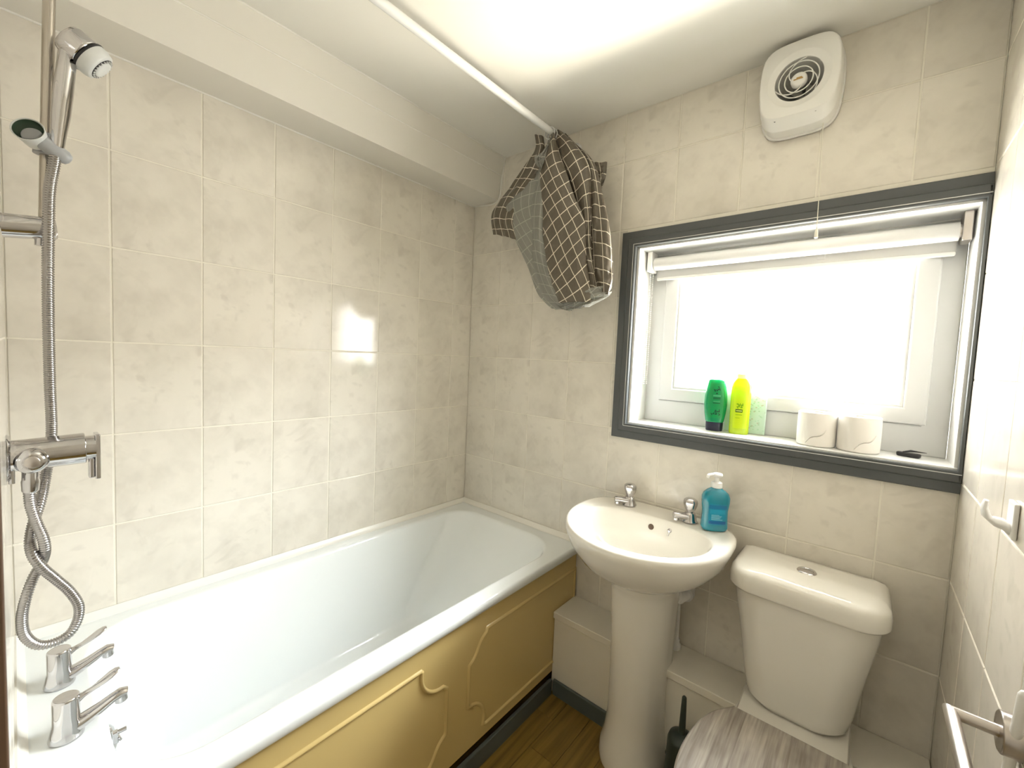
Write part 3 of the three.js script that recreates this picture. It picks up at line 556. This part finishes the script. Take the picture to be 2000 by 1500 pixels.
{ // handset
  const s = thing('hand_shower', 'chrome hand shower with a stubby round head', 'hand shower');
  const a = handleFoot, b = at(131, 118, 'x', SX + 0.032), hc = at(152, 92, 'x', SX + 0.032);
  const up = b.clone().sub(a).normalize();
  put('handle', [latheAlong([[0.0, -0.004], [0.0085, -0.003], [0.0095, 0.01], [0.0105, 0.035], [0.0130, 0.07], [0.0135, 0.11], [0.0130, 0.15], [0.0125, a.distanceTo(b) + 0.012], [0, a.distanceTo(b) + 0.02]], a, up)], M.chrome, s);
  put('collar', latheAlong([[0.0092, 0], [0.0098, 0.002], [0.0092, 0.004]], a.clone().addScaledVector(up, 0.03), up), M.hose, s);
  const n = V(0.16, -0.62, -0.77).normalize();                             // the spray faces out over the bath and down
  const o = hc.clone().addScaledVector(n, 0.0);
  put('head_shell', [latheAlong([[0, -0.022], [0.016, -0.021], [0.0255, -0.017], [0.0285, -0.010], [0.0300, 0.010], [0.0305, 0.018], [0.0, 0.018]], o, n, 44)], M.chrome, s);
  put('seam_ring', latheAlong([[0.0307, 0.0165], [0.0313, 0.0175], [0.0313, 0.0195], [0.0305, 0.0205]], o, n, 44), M.black, s, 'black seam ring');
  put('spray_rim', latheAlong([[0.0303, 0.0195], [0.0298, 0.030], [0.0275, 0.0375], [0.0225, 0.0405], [0.0, 0.0405]], o, n, 44), M.palePlastic, s, 'pale plastic rim of the spray face');
  put('spray_gap', latheAlong([[0.0220, 0.0395], [0.0220, 0.0412], [0.0, 0.0412]], o, n, 44), M.black, s);
  const noz = []; const qq = new THREE.Quaternion().setFromUnitVectors(V(0, 1, 0), n);
  for (let k = 0; k < 22; k++) { const t = k / 22 * Math.PI * 2; noz.push(new THREE.BoxGeometry(0.0038, 0.0022, 0.0016).rotateY(-t).translate(0.0195 * Math.cos(t), 0.0418, 0.0195 * Math.sin(t)).applyQuaternion(qq).translate(o.x, o.y, o.z)); }
  put('nozzles', noz, M.palePlastic, s);
  put('spray_plate', latheAlong([[0.0165, 0.0412], [0.0162, 0.0435], [0.012, 0.0448], [0, 0.0452]], o, n, 40), M.palePlastic, s);
}
{ // single-lever valve
  const v = thing('shower_valve', 'chrome wall mounted shower valve with a flat lever', 'shower valve');
  const y = at(100, 882, 'x', SX).y;
  put('wall_plate', latheAlong([[0, 0.004], [0.040, 0.004], [0.043, 0.0]], V(SX, y - 0.004, FRONT - 0.0005), V(0, 0, -1), 44), M.chrome, v);
  put('body', [latheAlong([[0.029, 0], [0.0295, 0.05], [0.0305, 0.097], [0.030, 0.0985], [0, 0.0985]], V(SX, y - 0.002, FRONT - 0.002), V(0, 0.03, -1), 44)], M.chrome, v);
  put('lever', [box(SX - 0.018, SX + 0.018, y - 0.062, y + 0.029, 1.3815, 1.3895, 0.002), box(SX - 0.012, SX + 0.012, y - 0.060, y + 0.012, 1.3895, 1.3985, 0.003), cyl(V(SX, y, 1.405), V(SX, y, 1.388), 0.024, 0.024, 36)], M.chrome, v, 'flat chrome lever pointing down');
  put('inlet_knob', [latheAlong([[0.022, -0.02], [0.0225, 0.004], [0.0215, 0.012], [0.0165, 0.017], [0.012, 0.0185], [0, 0.0185]], V(SX + 0.027, y - 0.008, 1.4735), V(1, 0, 0), 40)], M.chrome, v, 'domed chrome side cap');
  put('knob_cover', latheAlong([[0.0, 0.0205], [0.009, 0.020], [0.0105, 0.018]], V(SX + 0.027, y - 0.008, 1.4735), V(1, 0, 0), 32), M.steel, v);
  put('outlet', [latheAlong([[0.0115, -0.01], [0.0115, 0.03], [0.0125, 0.034], [0.0115, 0.052], [0.0085, 0.056]], V(SX, y - 0.018, 1.4745), V(0, -1, 0.02), 32)], M.chrome, v, 'chrome hose outlet');
  put('tail_pipe', cyl(V(SX + 0.012, y - 0.025, 1.4975), V(SX + 0.012, y - 0.05, 1.4978), 0.004), M.chrome, v);
}
{ // hose, wound of ribs: from the valve down, twisted into a loop, up behind the valve to the handset
  const path = [[57, 952, 0.0], [60, 985, 0.0], [71, 1020, 0.004], [84, 1050, 0.010], [88, 1072, 0.006], [82, 1098, -0.012], [66, 1126, -0.014], [50, 1170, 0], [43, 1212, 0], [50, 1243, 0], [77, 1260, 0], [108, 1254, 0], [135, 1238, 0], [151, 1212, 0], [154, 1184, 0], [137, 1156, 0], [110, 1132, 0.003], [84, 1110, 0.010], [66, 1088, 0.008], [59, 1060, -0.008], [64, 1026, -0.014], [79, 980, -0.018], [90, 925, -0.040], [97, 880, -0.048], [101, 845, -0.046], [98, 760, -0.03], [95, 640, -0.002], [94, 520, 0.026], [95, 440, 0.034], [97, 370, 0.032]];
  const pts = path.map(([x, y, dx]) => at(x, y, 'x', SX + dx)); pts.push(handleFoot.clone().add(V(0, -0.020, 0.003)), handleFoot.clone().add(V(0, 0.004, 0)));
  const curve = new THREE.CatmullRomCurve3(pts, false, 'centripetal'), len = curve.getLength(), pitch = 0.0044, n = Math.floor(len / pitch) * 4, rad = 12;
  const g = new THREE.TubeGeometry(curve, n, 0.0078, rad, false), p = g.attributes.position, nm = g.attributes.normal;
  for (let k = 0; k <= n; k++) { const rr = 0.0070 + 0.0017 * Math.abs(Math.sin(k / 4 * Math.PI)), d = rr - 0.0078; for (let i = 0; i <= rad; i++) { const q = k * (rad + 1) + i; p.setXYZ(q, p.getX(q) + nm.getX(q) * d, p.getY(q) + nm.getY(q) * d, p.getZ(q) + nm.getZ(q) * d); } }
  g.computeVertexNormals();
  const h = thing('shower_hose', 'ribbed metal shower hose twisted into a hanging loop', 'hose');
  put('hose', g, M.hose, h);
}

// ---------------------------------------------------------------- curtain rod and bunched curtain
const RODY = 2.150, RODX = 0.578;
{
  const r = thing('curtain_rod', 'white shower curtain rod running below the ceiling', 'curtain rod');
  put('rod', cyl(V(RODX, RODY, 0.006), V(RODX, RODY, FRONT - 0.002), 0.0125, 0.0125, 32), M.gloss, r);
  put('end_socket', latheAlong([[0.028, 0], [0.028, 0.006], [0.016, 0.012], [0.016, 0.03]], V(RODX, RODY, 0.002), V(0, 0, 1)), M.gloss, r);
  put('end_socket', latheAlong([[0.028, 0], [0.028, 0.006], [0.016, 0.012], [0.016, 0.03]], V(RODX, RODY, FRONT - 0.001), V(0, 0, -1)), M.gloss, r);
}
{
  const gridTex = (bg, line, n = 256) => dataTex(n, n, (u, v) => { const e = 0.034, k = (u < e || u > 1 - e || v < e || v > 1 - e); const s = fbm(u, v, 8, 3) * 8 - 4; return k ? line : bg.map(c => c + s); });
  const cloth = std({ map: gridTex([98, 90, 78], [226, 218, 200]), roughness: 0.36, sheen: 0.2, side: THREE.DoubleSide });
  const back = std({ map: gridTex([150, 150, 142], [190, 188, 178]), roughness: 0.4, transmission: 0.25, thickness: 0, side: THREE.DoubleSide });
  const G = 0.046;                                                         // pitch of the printed grid
  const c = thing('shower_curtain', 'dark grey shower curtain with white grid print, bunched up over the rod end', 'shower curtain');
  const curve = pts => new THREE.CatmullRomCurve3(pts.map(([x, y, z]) => at(x, y, 'z', z)), false, 'centripetal');
  // a fold between two edge lines (photo pixel, pixel, depth), bulging toward the room
  function fold(name, mat, L, R, bulge, uvRot = 0, off = [0, 0], curl = 1, nt = 48, ns = 22) {
    const a = curve(L), b = curve(R), pos = [], uv = [], idx = [], out = EYE.clone().sub(a.getPoint(0.5)).setY(0).normalize();
    let v = 0, prev = null; const cr = Math.cos(uvRot), sr = Math.sin(uvRot);
    for (let j = 0; j <= nt; j++) {
      const t = j / nt, p = a.getPoint(t), q = b.getPoint(t), w = p.distanceTo(q), mid = p.clone().lerp(q, 0.5); if (prev) v += mid.distanceTo(prev); prev = mid;
      for (let i = 0; i <= ns; i++) {
        const s = i / ns, m = p.clone().lerp(q, s), bl = bulge * Math.min(1, w / 0.05);
        m.addScaledVector(out, bl * (Math.pow(Math.sin(Math.PI * s), 0.7) - 0.35 * curl) + 0.004 * Math.sin(t * 17 + s * 5 + off[0] * 9) + 0.003 * Math.sin(s * 9 + t * 6 + off[1] * 7) + 0.022 * (0.25 + t) * (0.5 - Math.abs(fbm(s * 0.12 + off[0], t * 0.3 + off[1], 22, 3) - 0.5) * 4) * 0.5);
        pos.push(m.x, m.y, m.z); const U = (s - 0.5) * (w + bl * 1.2) , W = v; uv.push((U * cr - W * sr) / G + off[0], (U * sr + W * cr) / G + off[1]);
      }
    }
    for (let j = 0; j < nt; j++) for (let i = 0; i < ns; i++) { const k = j * (ns + 1) + i; idx.push(k, k + ns + 1, k + 1, k + 1, k + ns + 1, k + ns + 2); }
    const g = new THREE.BufferGeometry(); g.setAttribute('position', new THREE.Float32BufferAttribute(pos, 3)); g.setAttribute('uv', new THREE.Float32BufferAttribute(uv, 2)); g.setIndex(idx); g.computeVertexNormals();
    return put(name, g, mat, c);
  }
  const z = 0.16;
  fold('cloth_fold', cloth, [[1044, 264, z], [1046, 288, z], [1020, 330, z], [985, 378, z - 0.01], [960, 420, z - 0.02], [963, 458, z - 0.02]], [[1062, 266, z], [1064, 296, z], [1052, 338, z], [1020, 385, z], [1002, 430, z], [1008, 468, z - 0.01]], 0.012, 0.1, [0.15, 0.2]);
  fold('lining_fold', back, [[1060, 310, z - 0.02], [1020, 355, z - 0.01], [988, 400, z - 0.005], [1004, 460, z - 0.01], [1030, 520, z - 0.02], [1052, 575, z - 0.02], [1078, 603, z - 0.02]], [[1066, 330, z], [1060, 380, z], [1062, 430, z], [1066, 480, z], [1074, 530, z], [1092, 575, z], [1118, 607, z]], 0.018, 0.5, [0.3, 0.6]);
  fold('lining_fold', back, [[1058, 330, z + 0.01], [1040, 390, z + 0.01], [1034, 460, z], [1044, 530, z], [1062, 580, z], [1085, 605, z]], [[1072, 330, z + 0.01], [1064, 390, z + 0.02], [1064, 470, z + 0.02], [1076, 540, z + 0.02], [1105, 590, z + 0.01], [1140, 603, z]], 0.02, 0.0, [0.5, 0.1]);
  // dark inner back so that the bundle is closed
  fold('cloth_fold', cloth, [[1078, 262, z - 0.05], [1062, 340, z - 0.06], [1060, 450, z - 0.06], [1078, 560, z - 0.06], [1100, 596, z - 0.05]], [[1092, 258, z - 0.05], [1165, 340, z - 0.06], [1185, 450, z - 0.06], [1185, 540, z - 0.06], [1170, 582, z - 0.05]], 0.03, 0.2, [0.1, 0.4]);
  fold('cloth_fold', cloth, [[1074, 262, z + 0.02], [1056, 320, z + 0.03], [1058, 400, z + 0.03], [1062, 470, z + 0.03], [1074, 540, z + 0.03], [1092, 592, z + 0.02]], [[1084, 262, z + 0.02], [1098, 310, z + 0.03], [1122, 380, z + 0.04], [1142, 430, z + 0.04], [1146, 500, z + 0.035], [1158, 590, z + 0.02]], 0.028, 0.32, [0.4, 0.3]);
  fold('cloth_fold', cloth, [[1082, 256, z], [1092, 290, z + 0.01], [1114, 350, z + 0.015], [1132, 410, z + 0.015], [1138, 480, z + 0.015], [1150, 560, z + 0.01]], [[1092, 254, z], [1124, 278, z + 0.005], [1150, 320, z + 0.01], [1156, 400, z + 0.015], [1154, 480, z + 0.015], [1168, 568, z + 0.01]], 0.02, 0.05, [0.2, 0.1]);
  fold('cloth_fold', cloth, [[1100, 262, z - 0.02], [1140, 310, z - 0.01], [1154, 380, z], [1156, 450, z], [1160, 520, z], [1172, 572, z]], [[1112, 268, z - 0.02], [1160, 316, z - 0.02], [1178, 380, z - 0.01], [1193, 460, z - 0.01], [1198, 530, z - 0.005], [1191, 577, z]], 0.02, -0.03, [0.7, 0.5]);
  fold('cloth_fold', cloth, [[1158, 318, z - 0.04], [1166, 340, z - 0.04], [1172, 372, z - 0.04]], [[1186, 315, z - 0.05], [1184, 340, z - 0.05], [1174, 374, z - 0.045]], 0.008, 0, [0.1, 0.0]);
  // turned-up underside
  fold('lining_fold', back, [[1076, 582, z + 0.0], [1090, 600, z + 0.0], [1112, 608, z - 0.01]], [[1196, 556, z - 0.01], [1193, 574, z - 0.01], [1150, 600, z - 0.01]], 0.04, 0.4, [0.3, 0.3], 0.2);
  fold('lining_fold', back, [[1078, 262, z + 0.035], [1062, 292, z + 0.038], [1044, 308, z + 0.04], [1054, 332, z + 0.04]], [[1080, 264, z + 0.035], [1068, 296, z + 0.04], [1064, 312, z + 0.042], [1056, 333, z + 0.04]], 0.004, 0.2, [0.4, 0.2]);
  const ring = (x, y, zz) => new THREE.TorusGeometry(0.021, 0.0024, 10, 32).translate(RODX, RODY - 0.008, zz);
  put('curtain_ring', ring(0, 0, 0.185), M.palePlastic, c); put('curtain_ring', ring(0, 0, 0.168), M.palePlastic, c);
}

// ---------------------------------------------------------------- extractor fan
{
  const f = thing('extractor_fan', 'white extractor fan with round grille high on the tiled wall', 'extractor fan', [1.342, 2.098, 0.0]);
  const W = 0.092, Ht = 0.112;
  const outline = (k, z, dy = 0, kb = k) => { const out = [], n = 72; for (let i = 0; i < n; i++) { const a = i / n * Math.PI * 2, c = Math.cos(a), s = Math.sin(a), e = 5, r = Math.pow(Math.pow(Math.abs(c), e) + Math.pow(Math.abs(s), e), -1 / e); let x = W * r * c, y = Ht * r * s; x *= (1 + 0.06 * (1 - Math.pow(y / Ht, 2)) - 0.05 * cl(-y / Ht)); y *= 1 + 0.03 * (1 - Math.pow(x / W, 2)); out.push(V(x * k, y * (y < 0 ? kb : k) + dy, z)); } return out; };
  const hole = (r, z) => { const n = 72; return Array.from({ length: n }, (_, i) => { const a = i / n * Math.PI * 2; return V(r * Math.cos(a), r * Math.sin(a) + 0.008, z); }); };
  put('back_plate', loft([hole(0.057, 0.001), outline(1.03, 0.001), outline(1.03, 0.010), outline(1.01, 0.013), hole(0.057, 0.013), hole(0.057, 0.001)], {}), M.fanWhite, f);
  // cover with a round opening
  put('cover', loft([outline(0.99, 0.013), outline(0.99, 0.040), outline(0.988, 0.050, 0, 0.988), outline(0.985, 0.054, 0, 0.980), outline(0.965, 0.074, 0, 0.800), outline(0.958, 0.0775, 0, 0.768), outline(0.945, 0.0790, 0, 0.752), outline(0.93, 0.0795, 0, 0.742), hole(0.0755, 0.0805), hole(0.0735, 0.0785), hole(0.058, 0.0755), hole(0.0565, 0.074), hole(0.056, 0.060), hole(0.056, 0.03)], {}), M.fanWhite, f);
  put('duct', loft([hole(0.0555, 0.07), hole(0.0555, -0.10), hole(0.0555, -0.205), hole(0.002, -0.206)], { capEnd: true }), M.fanWhite, f);
  const blades = [latheAlong([[0, 0.02], [0.017, 0.02], [0.019, 0]], V(0, 0.008, -0.075), V(0, 0, 1), 28)];
  for (let k = 0; k < 7; k++) { // pitched blades deep in the duct
    const rings = [];
    for (let i = 0; i <= 6; i++) { const r = 0.016 + 0.036 * i / 6, a0 = k / 7 * Math.PI * 2, a1 = a0 + 0.6; rings.push([[a0, -0.075], [a1, -0.057], [a1, -0.0555], [a0, -0.0735]].map(([a, z]) => V(r * Math.cos(a), 0.008 + r * Math.sin(a), z))); }
    blades.push(loft(rings, { capStart: true, capEnd: true }));
  }
  put('impeller', blades, M.fanWhite, f);
  const ringG = (r, z) => new THREE.TorusGeometry(r, 0.0016, 8, 64).translate(0, 0.008, z);
  const spoke = k => { const pts = []; for (let i = 0; i <= 16; i++) { const t = i / 16, r = 0.014 + 0.042 * t, a = k * Math.PI * 2 / 3 + 1.1 - t * 1.9; pts.push(V(r * Math.cos(a), 0.008 + r * Math.sin(a), 0.072)); } return tube(pts, 0.0016, 32, 6); };
  put('grille', [ringG(0.033, 0.072), ringG(0.047, 0.072), spoke(0), spoke(1), spoke(2)], M.fanWhite, f);
  put('hub', latheAlong([[0, 0.006], [0.014, 0.005], [0.0195, 0.0], [0.0195, -0.012]], V(0, 0.008, 0.0715), V(0, 0, 1), 32), M.fanWhite, f);
  put('emblem', [box(-0.0115, 0.0105, 0.0055, 0.0085, 0.0765, 0.0783, 0.0006), box(-0.005, 0.008, 0.008, 0.0115, 0.0765, 0.0781, 0.0005)], std({ color: C(0.45, 0.27, 0.07), roughness: 0.4 }), f, 'small gold brown emblem');
  for (const k of [-0.05, 0.045]) put('screw_hole_shade', cyl(V(k, -0.088, 0.060), V(k, -0.0895, 0.0735), 0.0028), M.black, f, 'black peg painted as the shade in a screw hole');  // black pegs stand in for the shade in the screw holes
}
{
  const p = thing('pull_cord', 'thin cream pull cord hanging from the extractor fan', 'pull cord');
  const a = V(1.402, 1.99, 0.028), b = at(1595, 448, 'z', 0.028);
  put('cord', tube([a, a.clone().lerp(b, 0.5).add(V(0.001, 0, 0)), b], 0.0011, 30, 6), M.cord, p);
  put('toggle', latheAlong([[0, 0], [0.003, 0.001], [0.0042, 0.008], [0.0045, 0.022], [0.0035, 0.024], [0, 0.024]], b, V(0, -1, 0), 20), M.cord, p);
}

// ---------------------------------------------------------------- things on the window sill
const SILL = HOLE.y0 + 0.0072;
const sect = (y, w, d, e = 2.4, x = 0) => Array.from({ length: 40 }, (_, i) => { const t = -i / 40 * Math.PI * 2, c = Math.cos(t), n = Math.sin(t), r = Math.pow(Math.pow(Math.abs(c), e) + Math.pow(Math.abs(n), e), -1 / e); return V(w * r * c + x, y, d * r * n); });
function printed(w, h, draw) { const cv = document.createElement('canvas'); cv.width = w; cv.height = h; draw(cv.getContext('2d'), w, h); const t = new THREE.CanvasTexture(cv); t.colorSpace = THREE.SRGBColorSpace; return t; }
// label sheet wrapped on the front of a bottle: half-width and depth follow fw(y), fd(y)
function wrapLabel(y0, y1, span, fw, fd, e = 2.4) {
  const pos = [], uv = [], idx = [], ys = 14, xs = 16;
  for (let j = 0; j <= ys; j++) for (let i = 0; i <= xs; i++) { const y = y0 + (y1 - y0) * j / ys, w = fw(y), x = (-1 + 2 * i / xs) * span * w; pos.push(x, y, fd(y) * Math.pow(1 - Math.pow(Math.abs(x) / w, e), 1 / e) + 0.0005); uv.push(i / xs, j / ys); }
  for (let j = 0; j < ys; j++) for (let i = 0; i < xs; i++) { const a = j * (xs + 1) + i; idx.push(a, a + 1, a + xs + 1, a + 1, a + xs + 2, a + xs + 1); }
  const g = new THREE.BufferGeometry(); g.setAttribute('position', new THREE.Float32BufferAttribute(pos, 3)); g.setAttribute('uv', new THREE.Float32BufferAttribute(uv, 2)); g.setIndex(idx); g.computeVertexNormals(); return g;
}
const interp = (tab) => y => { for (let i = 1; i < tab.length; i++) if (y <= tab[i][0]) { const [a, b] = [tab[i - 1], tab[i]]; return a[1] + (b[1] - a[1]) * (y - a[0]) / (b[0] - a[0]); } return tab[tab.length - 1][1]; };
{
  const b = thing('shower_gel_bottle', 'green shower gel bottle with dark cap at the bottom on the window sill', 'bottle', [1.152, SILL, -0.080], 0.35);
  const prof = [[0.030, 0.027, 0.018], [0.034, 0.029, 0.0195], [0.06, 0.0335, 0.022], [0.09, 0.0365, 0.023], [0.12, 0.0355, 0.022], [0.15, 0.031, 0.019], [0.172, 0.0265, 0.0155], [0.176, 0.0245, 0.014], [0.178, 0.020, 0.010]];
  const mat = std({ color: C(0.0, 0.42, 0.16), roughness: 0.2, transmission: 0.45, thickness: 0, });
  put('bottle', loft(prof.map(([y, w, d]) => sect(y, w, d)), { capStart: true, capEnd: true }), mat, b);
  put('cap', loft([[0, 0.0255, 0.0165], [0.002, 0.0265, 0.0175], [0.029, 0.0275, 0.0185], [0.0305, 0.0265, 0.0175]].map(([y, w, d]) => sect(y, w, d)), { capStart: true, capEnd: true }), std({ color: C(0.01, 0.012, 0.04), roughness: 0.3 }), b, 'dark navy cap');
  const tx = printed(256, 512, (g, w, h) => {
    g.fillStyle = '#0aa55c'; g.fillRect(0, 0, w, h); const r = rng(9); g.fillStyle = '#06523a';
    for (const [cx, cy, n] of [[128, 70, 9], [120, 440, 14]]) for (let k = 0; k < n; k++) { g.save(); g.translate(cx + (r() - 0.5) * 150, cy + (r() - 0.5) * 90); g.rotate(r() * 6.3); g.beginPath(); g.ellipse(0, 0, 20, 7, 0, 0, 6.3); g.fill(); g.restore(); }
    g.fillRect(112, 140, 30, 18); g.fillStyle = '#4cc08a'; g.fillRect(70, 172, 120, 22); g.fillStyle = '#067a4b'; g.fillRect(74, 205, 112, 30); g.fillStyle = '#4cc08a'; g.fillRect(80, 262, 100, 8); g.fillStyle = '#06523a'; g.fillRect(72, 285, 112, 10);
  });
  put('label_print', wrapLabel(0.045, 0.165, 0.72, interp(prof.map(p => [p[0], p[1]])), interp(prof.map(p => [p[0], p[2]]))), std({ map: tx, roughness: 0.25, transmission: 0.3, thickness: 0 }), b, 'dark leaf print on green');
}
{
  const b = thing('body_wash_bottle', 'lime yellow body wash bottle with rounded shoulders on the window sill', 'bottle', [1.229, SILL, -0.080], 0.3);
  const prof = [[0.0, 0.027, 0.018], [0.003, 0.0295, 0.0205], [0.05, 0.0295, 0.0205], [0.12, 0.0300, 0.0205], [0.155, 0.0295, 0.020], [0.170, 0.0265, 0.0185], [0.180, 0.021, 0.016], [0.186, 0.0165, 0.0145]];
  put('bottle', loft(prof.map(([y, w, d]) => sect(y, w, d)), { capStart: true, capEnd: true }), std({ color: C(0.72, 0.86, 0.02), roughness: 0.18, transmission: 0.5, thickness: 0 }), b);
  put('cap', loft([[0.1855, 0.0165, 0.0145], [0.199, 0.016, 0.014], [0.2005, 0.0145, 0.0125]].map(([y, w, d]) => sect(y, w, d, 2)), { capStart: true, capEnd: true }), std({ color: C(0.85, 0.88, 0.35), roughness: 0.3, transmission: 0.4, thickness: 0 }), b, 'pale yellow cap');
  const tx = printed(256, 512, (g, w, h) => {
    g.fillStyle = '#dff01c'; g.fillRect(0, 0, w, h); const r = rng(4); g.fillStyle = '#86b400'; for (let k = 0; k < 10; k++) { g.save(); g.translate(60 + r() * 110, 180 + r() * 60); g.rotate(r() * 6.3); g.beginPath(); g.ellipse(0, 0, 22, 9, 0, 0, 6.3); g.fill(); g.restore(); }
    g.fillStyle = '#2f5a12'; g.fillRect(36, 262, 128, 40); g.fillStyle = '#d6e36a'; g.fillRect(46, 274, 108, 16); g.fillStyle = '#9cbf10'; g.fillRect(40, 330, 120, 9); g.fillRect(40, 372, 80, 7);
  });
  put('label_print', wrapLabel(0.02, 0.15, 0.7, interp(prof.map(p => [p[0], p[1]])), interp(prof.map(p => [p[0], p[2]]))), std({ map: tx, roughness: 0.25, transmission: 0.4, thickness: 0 }), b, 'small green printed badge');
}
{ // pale printed slab behind the bottles
  const p = thing('pale_block', 'pale green printed slab standing behind the two bottles', 'printed_block', [1.238, SILL, -0.116], 0.02);
  const tx = printed(256, 256, (g, w, h) => { g.fillStyle = '#dff3e6'; g.fillRect(0, 0, w, h); g.fillStyle = '#f2c3bb'; g.fillRect(0, 0, w, 30); const r = rng(12); for (let k = 0; k < 60; k++) { g.fillStyle = ['#b9d9c0', '#c9e8d4', '#cfc9b8'][k % 3]; g.fillRect(w * 0.6 + r() * w * 0.4, 40 + r() * 200, 10, 5); } });
  put('printed_block', box(-0.062, 0.062, 0, 0.182, -0.008, 0.008, 0.004), std({ map: tx, roughness: 0.6, transmission: 0.35, thickness: 0 }), p);
}
function toiletRoll(label, x, z, seam) {
  const r = thing('toilet_roll', label, 'toilet roll', [x, SILL, z], seam, 'toilet rolls on the window sill');
  put('roll', lathe([[0.020, 0.001], [0.046, 0.0], [0.0485, 0.003], [0.049, 0.05], [0.0485, 0.097], [0.046, 0.1], [0.020, 0.099], [0.020, 0.001]], 56), M.paper, r);
  put('tube', lathe([[0.0199, 0.002], [0.0199, 0.098], [0.0188, 0.098], [0.0188, 0.002], [0.0199, 0.002]], 32), std({ color: C(0.55, 0.45, 0.33), roughness: 0.9 }), r, 'cardboard tube');
  const pts = []; for (let i = 0; i <= 16; i++) { const t = i / 16, a = -0.55 + 1.0 * t; pts.push([0.0496 * Math.sin(a), 0.012 + 0.042 * t + 0.006 * Math.sin(t * 6), 0.0496 * Math.cos(a)]); }
  const rings = pts.map(([px, py, pz]) => [V(px, py, pz), V(px * 0.985, py + 0.0004, pz * 0.985), V(px * 0.99, py - 0.004, pz * 0.99)]);
  put('loose_edge', loft(rings, {}), M.paper, r);
}
toiletRoll('white toilet roll on the window sill, beside the yellow bottle', 1.442, -0.066, 0.1);
toiletRoll('white toilet roll on the window sill, next to the small black clip', 1.5405, -0.060, 0.4);
{
  const k = thing('hair_clip', 'small black clip lying on the window sill beside the toilet rolls', 'clip', [1.648, SILL, -0.078], -0.35);
  put('clip_body', loft([[0.0, 0.022, 0.009], [0.002, 0.024, 0.011], [0.009, 0.025, 0.011], [0.011, 0.023, 0.009]].map(([y, w, d]) => sect(y, w, d, 4)), { capStart: true, capEnd: true }), M.black, k);
  put('arm', [loft([V(-0.012, 0.0115, 0), V(0.004, 0.017, 0), V(0.018, 0.0165, -0.004), V(0.034, 0.0165, -0.008)].map((p, i) => Array.from({ length: 8 }, (_, n) => { const a = n / 8 * Math.PI * 2; return p.clone().add(V(0, [0.0015, 0.003, 0.0018, 0.0008][i] * Math.sin(a), [0.004, 0.006, 0.003, 0.0015][i] * Math.cos(a))); })), { capStart: true, capEnd: true })], M.black, k);
}

// ---------------------------------------------------------------- things on the right wall
{ // adhesive hook
  const h = thing('wall_hook', 'small white plastic hook stuck on the tiled wall beside the window', 'hook');
  const c = at(1976, 1012, 'x', RIGHT - 0.004), k = 0.030;
  put('back_plate', box(RIGHT - 0.0065, RIGHT - 0.0005, c.y - k, c.y + k * 0.9, c.z - 0.016, c.z + 0.022, 0.002), M.white, h);
  const pr = [[0.006, -0.018], [0.012, -0.012], [0.022, -0.010], [0.030, -0.004], [0.034, 0.010], [0.0325, 0.022]];
  const rings = pr.map(([o, y], i) => { const t = [0.010, 0.009, 0.0075, 0.006, 0.0045, 0.003][i], w = [0.016, 0.016, 0.015, 0.014, 0.012, 0.008][i], p = V(RIGHT - o, c.y + y, c.z); return Array.from({ length: 16 }, (_, n) => { const a = n / 16 * Math.PI * 2, d = i > 2 ? V(t, 0, 0) : V(0, t, 0); return p.clone().addScaledVector(d, Math.sin(a)).add(V(0, 0, w * Math.cos(a))); }); });
  put('hook', loft(rings, { capStart: true, capEnd: true }), M.white, h);
}
{ // mitred tube holder
  const t = thing('roll_holder', 'brushed steel bar holder with round rose on the right wall', 'holder');
  const c = at(1968, 1434, 'x', RIGHT - 0.012), tipX = at(1857, 1388, 'z', c.z).x, r = 0.0082;
  put('rose', latheAlong([[0.0, 0.020], [0.0255, 0.020], [0.0275, 0.018], [0.0275, 0]], V(RIGHT - 0.0005, c.y, c.z), V(-1, 0, 0), 44), M.steel, t);
  // arm and bar cut on the mitre
  const ringAt = (p, ax, ay) => Array.from({ length: 28 }, (_, i) => { const a = i / 28 * Math.PI * 2; return p.clone().addScaledVector(ax, r * Math.cos(a)).addScaledVector(ay, r * Math.sin(a)); });
  const mit = V(tipX, c.y, c.z);
  const mitre = ringAt(mit, V(-1, 0, -1), V(0, 1, 0));
  put('arm', loft([ringAt(V(RIGHT - 0.02, c.y, c.z), V(0, 0, -1), V(0, 1, 0)), mitre], { capStart: true }), M.steel, t);
  put('bar', loft([mitre, ringAt(V(tipX, c.y, c.z + 0.16), V(-1, 0, 0), V(0, 1, 0))], { capEnd: true }), M.steel, t);
}
{ // white pole leaning on the wall
  const p = thing('white_pole', 'slim white pole leaning on the right wall beside the steel holder', 'pole');
  const top = at(2002, 1353, 'x', RIGHT - 0.009), foot = V(1.7245, 0.004, 0.480), d = foot.clone().sub(top).normalize();
  put('pole', latheAlong([[0, -0.002], [0.004, 0], [0.0058, 0.005], [0.006, 0.010], [0.0058, 0.03], [0.0058, top.distanceTo(foot) - 0.01], [0.004, top.distanceTo(foot)], [0, top.distanceTo(foot)]], top, d, 24), M.white, p);
}

// ---------------------------------------------------------------- unseen landing lamp, added to go with the fill light
{
  const glow = std({ color: C(0.9, 0.88, 0.8), roughness: 0.4, emissive: C(1.0, 0.85, 0.6), emissiveIntensity: 1.6 });
  const h = thing('added_landing_lamp', 'round opal ceiling lamp added on the unseen landing for fill light', 'lamp', [1.2, CEIL, 2.3]);
  put('base', lathe([[0, -0.001], [0.075, -0.001], [0.075, -0.02], [0.06, -0.028], [0, -0.028]], 40), M.white, h);
  put('globe', lathe([[0.05, -0.028], [0.12, -0.06], [0.15, -0.13], [0.12, -0.22], [0.055, -0.26], [0, -0.27]], 40), glow, h);
}
renderer.render(scene, camera);
